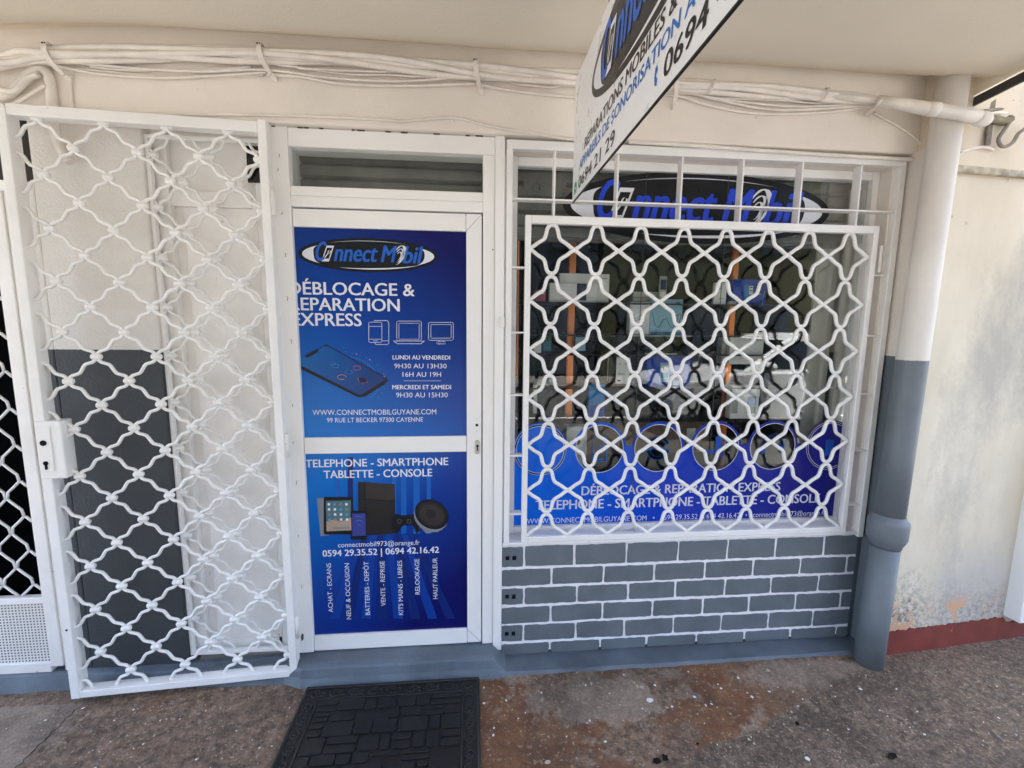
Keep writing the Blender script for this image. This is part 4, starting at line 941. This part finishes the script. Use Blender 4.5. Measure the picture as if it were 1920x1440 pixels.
for u, lab in ((1541, "twisted wire tie around the conduit near the window's right corner"), (1330, "loose wire tie on the bundle just right of the hanging sign")):
    p = atY(u, 178 if u > 1500 else 163, -.08); tag(MB().tube([p+Vector((.012*sin(a*.5)+.01*a/20, .024*cos(a*.5), .026*sin(a*.5))) for a in range(22)], .0022, 6).build("wire_tie", CABLE), lab, "wire tie", "wire ties on the cable bundle")
# corrugated hoses at the top left
def hose(px, r, label, y):
    pts = spline([atY(u, v, y) for u, v in px], 22); rr = [r*(1+.045*(1 if (i % 2) else -1)) for i in range(len(pts))]
    return tag(MB().tube(pts, rr, 12).build("corrugated_hose", CABLE), label, "hose", "corrugated hoses at the left end")
for i, (a, b_, lab) in enumerate((((170, 126), (470, 127), "thin cable close under the bundle between the first two clips"), ((520, 121), (880, 146), "thin cable close under the bundle over the door"), ((930, 149), (1075, 160), "thin cable close under the bundle just left of the hanging sign"), ((1300, 176), (1600, 190), "thin cable close under the bundle right of the hanging sign"))):
    n_ = 7; cable([(a[0]+(b_[0]-a[0])*k/n_, a[1]+(b_[1]-a[1])*k/n_+7*sin(pi*k/n_)+rnd.uniform(-2.5, 2.5), -.048-.012*rnd.random()) for k in range(n_+1)], .0038, lab, group=G_)
hose([(-30, 190), (10, 180), (38, 158), (62, 136), (82, 132), (94, 150), (98, 190), (101, 235), (112, 275), (132, 305)], .0165, "white corrugated hose arching down behind the gate's top corner", -.045)
hose([(-30, 150), (0, 168), (30, 170), (52, 148), (72, 140)], .0105, "thinner white hose tucked under the arching hose", -.065)
cable([(0, 206), (30, 194), (60, 176), (85, 160)], .006, "beige cable slanting up to the corrugated hose", -.06)
cable([(-10, 190), (5, 196), (12, 204), (4, 212)], .005, "short curled cable end at the upper left edge", -.06)
cable([(133, 140), (132, 160), (134, 185), (137, 203)], .0065, "short vertical painted cable right of the corrugated hose", -.036)

# ================================================================== NEIGHBOURS
def nwall_mat():
    m, t, b = newmat("weathered_cream_plaster"); p = pos(t); s = N(t, "ShaderNodeSeparateXYZ"); L(t, p, s.inputs[0]); X_, Z_ = s.outputs[0], s.outputs[2]
    mp = N(t, "ShaderNodeMapping"); mp.inputs['Scale'].default_value = (1, 1, .45); L(t, p, mp.inputs[0])
    f = nz(t, 2.8, 7, .62, mp.outputs[0]); g_ = nz(t, 40, 6, .75); h_ = nz(t, 2.2, 4, .6, mp.outputs[0])
    col = mixc(t, ramp(t, h_, .35, .65), (.62, .55, .42), (.75, .69, .555))
    up = ramp(t, math_(t, 'ADD', Z_, math_(t, 'MULTIPLY', h_, .5)), 1.9, 2.5)
    col = mixc(t, math_(t, 'MULTIPLY', up, .35), col, (.70, .58, .47))
    # grey mould: strongest around z 0.3-1.4
    zone = math_(t, 'MULTIPLY', math_(t, 'MULTIPLY', ramp(t, Z_, 2.05, 1.75), ramp(t, Z_, 1.0, 1.4)), ramp(t, X_, 2.88, 3.08))
    lowz = math_(t, 'MULTIPLY', ramp(t, math_(t, 'ADD', Z_, math_(t, 'MULTIPLY', h_, .5)), .78, .55), ramp(t, X_, 2.86, 3.0)); col = mixc(t, math_(t, 'MULTIPLY', lowz, .55), col, (.42, .41, .40))
    pz = math_(t, 'MULTIPLY', math_(t, 'MULTIPLY', ramp(t, Z_, .46, .25), ramp(t, X_, 2.92, 2.78)), ramp(t, g_, .44, .6)); col = mixc(t, math_(t, 'MULTIPLY', pz, .85), col, (.10, .10, .09))
    k = ramp(t, math_(t, 'ADD', math_(t, 'ADD', f, math_(t, 'MULTIPLY', g_, .22)), math_(t, 'MULTIPLY', zone, .20)), .66, .90)
    col = mixc(t, math_(t, 'MULTIPLY', k, .62), col, (.30, .29, .27))
    low = ramp(t, math_(t, 'ADD', Z_, math_(t, 'MULTIPLY', f, -.5)), .10, -.12)
    k2 = math_(t, 'MULTIPLY', low, ramp(t, g_, .42, .58)); col = mixc(t, math_(t, 'MULTIPLY', k2, .6), col, (.16, .15, .14))
    k3 = math_(t, 'MULTIPLY', ramp(t, math_(t, 'ADD', Z_, math_(t, 'MULTIPLY', h_, -.12)), .22, .16), ramp(t, nz(t, 11, 5, .6), .52, .55)); col = mixc(t, k3, col, (.60, .36, .22))
    k4 = ramp(t, nz(t, 13, 6, .7), .665, .68); col = mixc(t, math_(t, 'MULTIPLY', k4, math_(t, 'MULTIPLY', up, .8)), col, (.33, .16, .11))
    L(t, col, b.inputs['Base Color']); b.inputs['Roughness'].default_value = .75; bump(t, b, math_(t, 'ADD', g_, f), .4, .003); return m
NW = nwall_mat()
nb = empty("neighbour_wall", "stained cream wall of the next building with a dark red base", "wall", (2.62, -.118, 0), radians(4.9))
b = MB(); b.box(0, 5, .0, .4, -.02, 2.205); b.box(0, 5, -.012, .4, 2.21, 4.6); b.build("plaster", NW, nb, .005)
b = MB(); b.box(0, 5, -.02, -.0, 2.192, 2.222); b.build("ledge", pmat("grimy_ledge", (.48, .42, .32), .8, .5, 18, 60, .6, .004, spots=1.5, spotc=(.08, .06, .04)), nb, .006)
RED = pmat("dark_red_base_paint", (.20, .035, .025), .6, .35, 8, 60, .5, .003, spots=.8, spotc=(.5, .42, .33))
b = MB(); x = 0; top = []
while x < 3: top.append((x, -.001, .118+.008*noise.fractal(Vector((x*30, 0, 3)), .6, 2, 4)-.10*max(0, noise.noise((x*7, 4, 0))-.22))); x += .008
b.prism([(0, -.001, -.02)]+top+[(top[-1][0], -.001, -.02)], (0, -.005, 0)); b.build("red_base", RED, nb)
p = atY(1885, 1158, -.07)
ds = empty("white_trim", "white plastic downspout trim on the stained wall at the right edge", "downspout", (p.x+.01, -.075, p.z), radians(4.9))
MB().box(-.0, .11, -.045, .035, 0, 1.95).build("channel", ALU, ds, .006); MB().box(-.006, .116, -.051, .035, 1.95, 1.98).build("cap", ALU, ds, .004)
tag(MB().prism([(2.9, -.05, 3.35), (7.5, .3, 3.35), (7.5, -1.9, 3.35), (2.9, -2.2, 3.35)], (0, 0, .12)).build("neighbour_light_blocker", CEIL, bevel=.01), "added unseen canopy over the pavement of the next building, high above the red-based wall", "blocker")  # unseen slab added to cut the light on the next wall
# steel bar along the edge of the slab, with bracket and scrolls
BAR = empty("steel_bracket", "dark steel bar with scroll bracket fixed at the ceiling edge above the next wall", "bracket", tuple(atY(1815, 196, .0)))
def brb(mb, n, m, bv=0):
    o = mb.build(n, m, BAR, bv); o.location = -BAR.location; return o
a = EDGE1+Vector((.006, 0, -.004)); ydir = (EDGE2-EDGE1).normalized()
b = MB(); b.prism([a, a+Vector((0, 0, -.034)), a+Vector((.012, 0, -.034)), a+Vector((.012, 0, 0))], ydir*1.6); brb(b, "flat_bar", STEEL, .002)
p1, p2_ = atY(1864, 165, -.10), atY(1851, 272, -.13); brb(MB().ribbon([p1, p1.lerp(p2_, .5), p2_], (.022, 0, 0), .008), "upright", RUST)
def scroll(u, v, ru, rv, a0, a1, y): return spline([atY(u+ru*cos(radians(a0+(a1-a0)*k/10))*(1-.05*k), v-rv*sin(radians(a0+(a1-a0)*k/10))*(1-.05*k), y) for k in range(11)], 3)
brb(MB().tube(scroll(1877, 172, 9, 16, 60, -200, -.1), .004, 8), "scroll", RUST); brb(MB().tube(scroll(1833, 197, 9, 8, 40, 300, -.1), .004, 8), "scroll", RUST)
brb(MB().tube(spline([atY(u, v, -.1) for u, v in ((1835, 185), (1838, 198), (1848, 203), (1862, 190), (1880, 182))], 6), .0045, 8), "scroll", RUST)
def ncable(px, r, label, m=RUST, name="wall_cable"):
    return tag(MB().tube(spline([atY(u, v, y) for u, v, y in px], 8), r, 8).build(name, m), label, "cable")
ncable([(1846, 208, -.14), (1880, 205, -.10), (1930, 214, -.08), (1990, 224, -.07)], .006, "brown cable running right along the next building's wall", RUST)
ncable([(1846, 214, -.14), (1885, 212, -.10), (1930, 221, -.08), (1990, 231, -.07)], .006, "second brown cable just below the first on the next wall", CABLE)
ncable([(1895, 226, -.12), (1882, 245, -.13), (1872, 262, -.13), (1880, 275, -.13), (1898, 268, -.13), (1910, 250, -.13), (1925, 240, -.12)], .007, "thick grey cable looped under the steel bracket", RUST, "cable_loop")
ncable([(1845, 222, -.2), (1865, 224, -.14), (1885, 228, -.12), (1895, 222, -.12)], .016, "short fat hose end behind the steel bracket", pmat("mossy_hose", (.24, .21, .12), .7, .5, 20, 50, .4), "hose_end")
ncable([(1800, 285, -.13), (1822, 279, -.12), (1846, 276, -.12), (1862, 282, -.12)], .006, "painted cable reaching from the drainpipe to the bracket foot", CABLE)
# left neighbour: security door with perforated base plate
ng = empty("neighbour_gate", "white security gate of the next shop at the left edge, dark behind", "gate", (-1.05, .0, .06))
def ngb(mb, n, m, bv=0):
    o = mb.build(n, m, ng, bv); o.location = -ng.location; return o
b = MB(); b.box(-1.082, -1.034, -.012, .02, .085, 2.0199); b.box(-1.033, -.986, -.006, .03, .06, 2.0199); b.box(-1.7, -1.082, -.01, .02, .372, .40); b.box(-1.7, -1.082, -.011, .02, .06, .105); b.box(-1.7, -.986, -.008, .04, 2.02, 2.06)
b.box(-1.76, -1.7005, -.012, .02, .06, 2.06); ngb(b, "frame", WHITE_OLD, .003)
m, t, bs_ = newmat("perforated_white_plate"); s = N(t, "ShaderNodeSeparateXYZ"); L(t, pos(t), s.inputs[0])
def cell(o_, n_): return math_(t, 'ABSOLUTE', math_(t, 'SUBTRACT', math_(t, 'FRACT', math_(t, 'MULTIPLY', o_, n_)), .5))
hole = math_(t, 'MULTIPLY', math_(t, 'LESS_THAN', cell(s.outputs[0], 78), .24), math_(t, 'LESS_THAN', cell(s.outputs[2], 78), .24))
L(t, mixc(t, hole, (.76, .74, .71), (.03, .03, .035)), bs_.inputs['Base Color']); bs_.inputs['Roughness'].default_value = .5
ngb(MB().box(-1.7, -1.083, .0, .006, .106, .371), "perforated_plate", m)
mb = MB(); hx_, dz_ = .0585, .0745
for k in range(24):
    for i in range(6):
        x = -1.118-2*hx_*i-(hx_ if k % 2 else 0); z = 2.06-.004-2*dz_*k*.5*1.0
        z = .452+dz_*1.0*(22-k)
        if z < .40 or z > 2.05: continue
        for sgn in (-1, 1):
            pts = [(x+sgn*.003, .004, z), (x+sgn*hx_*.42, .004, z-dz_*.30), (x+sgn*hx_*.86, .004, z-dz_*.62), (x+sgn*(hx_-.003), .004, z-dz_)]
            pts = [p_ for p_ in pts if -1.7 < p_[0] < -1.083 and p_[2] > .40]
            if len(pts) > 1: mb.tube(pts, .0052, 6)
ngb(mb, "wire_mesh", WHITE)
ngb(MB().box(-1.7, -.931, .03, .036, 2.061, BZ-.002), "dark_transom", DGLASS)
b = MB(); b.box(-1.7, -.931, .0, .3, .0, .055); tag(b.build("neighbour_sill", PLINTH, wall, .005))

# ================================================================== DOORMAT
mx0, mx1, my1, my0 = .002, .733, -.122, -.66
mat_ = empty("doormat", "black rubber doormat with embossed cobbles and scroll border before the shop door", "doormat", ((mx0+mx1)/2, my1, .004))
def dmb(mb, n, bv=0):
    o = mb.build(n, RUBBER, mat_, bv); o.location = -mat_.location; return o
dmb(MB().box(mx0, mx1, my0, my1, .003, .010), "base", .003)
b = MB(); rb2 = random.Random(11); bx0, bx1, by1 = mx0+.075, mx1-.075, my1-.075
b.tube([(bx0-.006, my0, .0125), (bx0-.006, by1+.006, .0125), (bx1+.006, by1+.006, .0125), (bx1+.006, my0, .0125)], .004, 6); b.tube([(mx0+.006, my0, .011), (mx0+.006, my1-.006, .011), (mx1-.006, my1-.006, .011), (mx1-.006, my0, .011)], .006, 6)
dmb(b, "rim")
b = MB(); y = by1
while y > my0+.03:
    hgt = rb2.uniform(.045, .075); x = bx0
    while x < bx1-.02:
        w_ = rb2.uniform(.04, .12); w_ = min(w_, bx1-x); 
        if bx1-x-w_ < .03: w_ = bx1-x
        parts = [(y, y-hgt)] if rb2.random() < .7 else [(y, y-hgt*.48), (y-hgt*.52, y-hgt)]
        for ya, yb in parts:
            g_ = .0035; j = lambda: rb2.uniform(-.002, .002); yb = max(yb, my0)
            cr = .007; xa, xb_, yt, yl = x+g_+j(), x+w_-g_+j(), ya-g_+j(), yb+g_+j()
            if xb_-xa < .02 or yt-yl < .016: continue
            pts = [(xa+cr, yt), (xb_-cr, yt), (xb_, yt-cr), (xb_, yl+cr), (xb_-cr, yl), (xa+cr, yl), (xa, yl+cr), (xa, yt-cr)]
            b.prism([(px, py, .0095) for px, py in pts], (0, 0, .006+rb2.uniform(0, .0015)))
        x += w_
    y -= hgt
dmb(b, "cobble_relief", .0018)
b = MB()
def spiral(cx, cy, r, s, a0, turns=1.6):
    return [(cx+s*r*(1-.75*k/24)*cos(a0+turns*2*pi*k/24), cy+r*(1-.75*k/24)*sin(a0+turns*2*pi*k/24), .0105) for k in range(25)]
nx_ = 9
for i in range(nx_):
    cx = mx0+.05+(mx1-mx0-.1)*i/(nx_-1); b.tube(spiral(cx, my1-.040, .024, 1 if i % 2 else -1, 0), .0036, 6); b.tube(spiral(cx+.028, my1-.043, .013, -1 if i % 2 else 1, 1), .003, 6)
yy = my1-.10
while yy > my0+.03:
    for cx in (mx0+.040, mx1-.040): b.tube(spiral(cx, yy, .023, 1, pi/2), .0036, 6); b.tube(spiral(cx, yy-.031, .012, -1, 0), .003, 6)
    yy -= .062
dmb(b, "scroll_border")

# ================================================================== PAINT FLECKS AND LITTER
fl = MB(); rf = random.Random(5)
def blob(x, y, r, m, z=.0015, el=1.0, n=9):
    a0 = rf.uniform(0, 6.28); pts = []
    for k in range(n):
        a = 2*pi*k/n; rr = r*rf.uniform(.72, 1.15); px, py = rr*cos(a)*el, rr*sin(a); pts.append((x+px*cos(a0)-py*sin(a0), y+px*sin(a0)+py*cos(a0), z))
    fl.prism(pts, (0, 0, .0012), m)
for i in range(330):
    y = -.14-abs(rf.gauss(0, .27)); x = rf.uniform(-1.35, 3.4)
    if mx0-.01 < x < mx1+.01 and my0 < y < my1: continue
    if x > 2.6 and y > -.2: continue
    blob(x, y, abs(rf.gauss(.0008, .0016))+.0009, 0 if rf.random() < .5 else 1, .0025, rf.uniform(1, 1.8), 7)
for u, v, r in ((1218, 1314, .0125), (1260, 1326, .005), (1204, 1290, .007), (1195, 1288, .007), (925, 1380, .005), (1440, 1258, .007), (1514, 1424, .008), (1613, 1293, .006), (1352, 1292, .005), (1015, 1300, .004), (1098, 1286, .004), (1410, 1308, .006), (1384, 1272, .005), (1228, 1286, .005), (1302, 1308, .006)):
    p = atZ(u, v, 0); blob(p.x, p.y, r, 0 if r != .007 else 2, .003, 1.15, 11)
tag(fl.build("paint_flecks", [flat("white_paint_drip", (.72, .72, .72), .5), flat("cream_paint_drip", (.46, .43, .37), .6), flat("ochre_drip", (.48, .42, .27), .6)]), kind='stuff')
for i, (u, v, r, el, lab) in enumerate(((1232, 1428, .011, 1.5, "small black gum spot beside a rounder one on the pavement"), (1247, 1422, .0125, 1.0, "round black gum spot on the pavement below the brick panel"), (1673, 1418, .013, 1.5, "black gum spot alone on the rough pavement at the lower right"), (1308, 1396, .005, 1.3, "tiny dark gum spot on the rough pavement near the border"), (1495, 1358, .006, 1.5, "little dark gum spot on the pavement below the pipe side"))):
    p = atZ(u, v, 0); fl = MB(); blob(p.x, p.y, r, 0, .003, el, 12); tag(fl.build("gum_spot", DARK), lab, "gum spot", "dark gum spots on the pavement")

# ================================================================== STREET BEHIND THE CAMERA (seen in the glass)
CARP = flat("white_car_paint", (.72, .73, .74), .18); TYRE = flat("tyre_rubber", (.015, .015, .015), .8); LAMP = flat("headlight_lens", (.5, .52, .55), .08); RIM = flat("alloy_rim", (.4, .4, .42), .3, .8)
car = empty("parked_car", "white car parked across the street, mirrored in the shop window", "car", (5.75, -5.0, -.14), 0)
def carside(pts, y0, y1, mb, m=0, inset=0): mb.prism([(x, y0, z) for x, z in pts], (0, y1-y0, 0), m)
def arch(cx, r, n=10): return [(cx+r*cos(pi*k/n), .36+r*sin(pi*k/n)) for k in range(n+1)]
bodyo = [(-2.12, .40), (-2.14, .62), (-2.08, .78), (-1.95, .88), (-1.2, 1.00), (-.85, 1.03), (1.7, 1.05), (2.05, 1.0), (2.12, .8), (2.12, .42), (1.80, .36)]+arch(1.35, .40)+[(.9, .30), (-.85, .30)]+arch(-1.32, .40)+[(-1.75, .36)]
b = MB(); carside(bodyo, -.86, .86, b); b.build("body", CARP, car, .06)
b = MB(); lo = [(-1.0, 1.02), (-.25, 1.52), (.1, 1.60), (1.2, 1.60), (1.55, 1.50), (1.95, 1.04)]; n = len(lo)
for yy_, k in ((-.80, 0), (-.64, 1)): pass
vs0 = len(b.v); 
for yy_ in (-1, 1):
    for x, z in lo: b.v.append(Vector((x, yy_*(.80-.17*(z-1.02)/.58), z)))
b.face(range(vs0, vs0+n)); b.face([vs0+n+i for i in range(n)][::-1])
for i in range(n): b.face((vs0+i, vs0+n+i, vs0+n+(i+1) % n, vs0+(i+1) % n))
b.build("cabin", CARP, car, .03)
b = MB()
for s_ in (-1, 1):
    def yv(z): return s_*(.806-.17*(z-1.02)/.58)
    for pts in ([(-.78, 1.07), (-.22, 1.47), (.28, 1.53), (.28, 1.07)], [(.34, 1.07), (.34, 1.53), (1.15, 1.53), (1.5, 1.42), (1.62, 1.07)]): b.poly([(x, yv(z), z) for x, z in pts])
b.poly([(-.97, -.70, 1.06), (-.97, .70, 1.06), (-.29, .60, 1.50), (-.29, -.60, 1.50)]); b.build("window", DGLASS, car)
for sx in (-1.32, 1.35):
    for sy in (-1, 1):
        wh = MB().lathe([(.20, -.10), (.31, -.10), (.33, -.07), (.33, .03), (.31, .10), (.20, .10)], (sx, sy*.78, .33), (0, 1, 0), 24).build("wheel", TYRE, car)
        rm = MB().lathe([(.02, -.02), (.2, -.0), (.21, .02)], (sx, sy*.86, .33), (0, sy, 0), 20).build("rim", RIM, wh)
for sy in (-1, 1):
    MB().prism([(-2.13, sy*.50, .66), (-2.00, sy*.83, .72), (-1.80, sy*.868, .82), (-1.95, sy*.80, .87), (-2.09, sy*.52, .78)], (-.01, sy*.012, 0)).build("headlight", LAMP, car)
    MB().ell((-.72, sy*.95, 1.12), (.09, .11, .07)).build("wing_mirror", CARP, car)
b = MB(); b.box(-2.165, -2.14, -.45, .45, .60, .72); b.box(-2.16, -2.13, -.7, .7, .40, .50); b.build("radiator_grille", DARK, car, .01)
WB = pmat("far_wall_paint", (.07, .07, .03), .8, .12, 1, 20, .2); WB2 = pmat("far_grey_paint", (.028, .036, .050), .8, .15, 1, 20, .2); SHT = pmat("louvred_shutter", (.05, .062, .08), .6, .2, 3, 20, .1); ROOFM = pmat("tin_roof", (.28, .20, .17), .5, .3, 2, 20, .2)
def building(x0, x1, h, m, label, nwin, storeys):
    e = empty("street_building", label, "building", ((x0+x1)/2, -11.6, 0), 0, "buildings across the street"); hw_ = (x1-x0)/2
    MB().box(-hw_, hw_, -6, 0, 0, h).build("wall", m, e)
    MB().box(-hw_-.3, hw_+.3, -6.2, .55, h, h+.18).build("roof", ROOFM, e)
    for s_ in range(storeys):
        for i in range(nwin):
            x = -hw_+(i+.5)*2*hw_/nwin; z = .3+s_*3.1
            if s_ == 0: MB().box(x-.6, x+.6, .001, .05, 0.05, 2.3).build("door", SHT, e)
            else:
                w_ = MB(); w_.box(x-.5, x+.5, .001, .06, z+.4, z+1.9)
                for k in range(14): w_.box(x-.45, x+.45, .06, .085, z+.47+k*.1, z+.52+k*.1)
                w_.build("shutter", SHT, e)
building(-13, -4.2, 6.4, WB, "cream two storey building across the street, to the left", 4, 2)
building(-4, 4.5, 7.0, WB2, "grey two storey building across the street, facing the shop", 4, 2)
building(4.7, 13.5, 6.2, WB, "cream two storey building across the street, behind the parked car", 4, 2)
building(13.7, 24, 5.5, WB2, "low grey building across the street, to the far right", 4, 2)
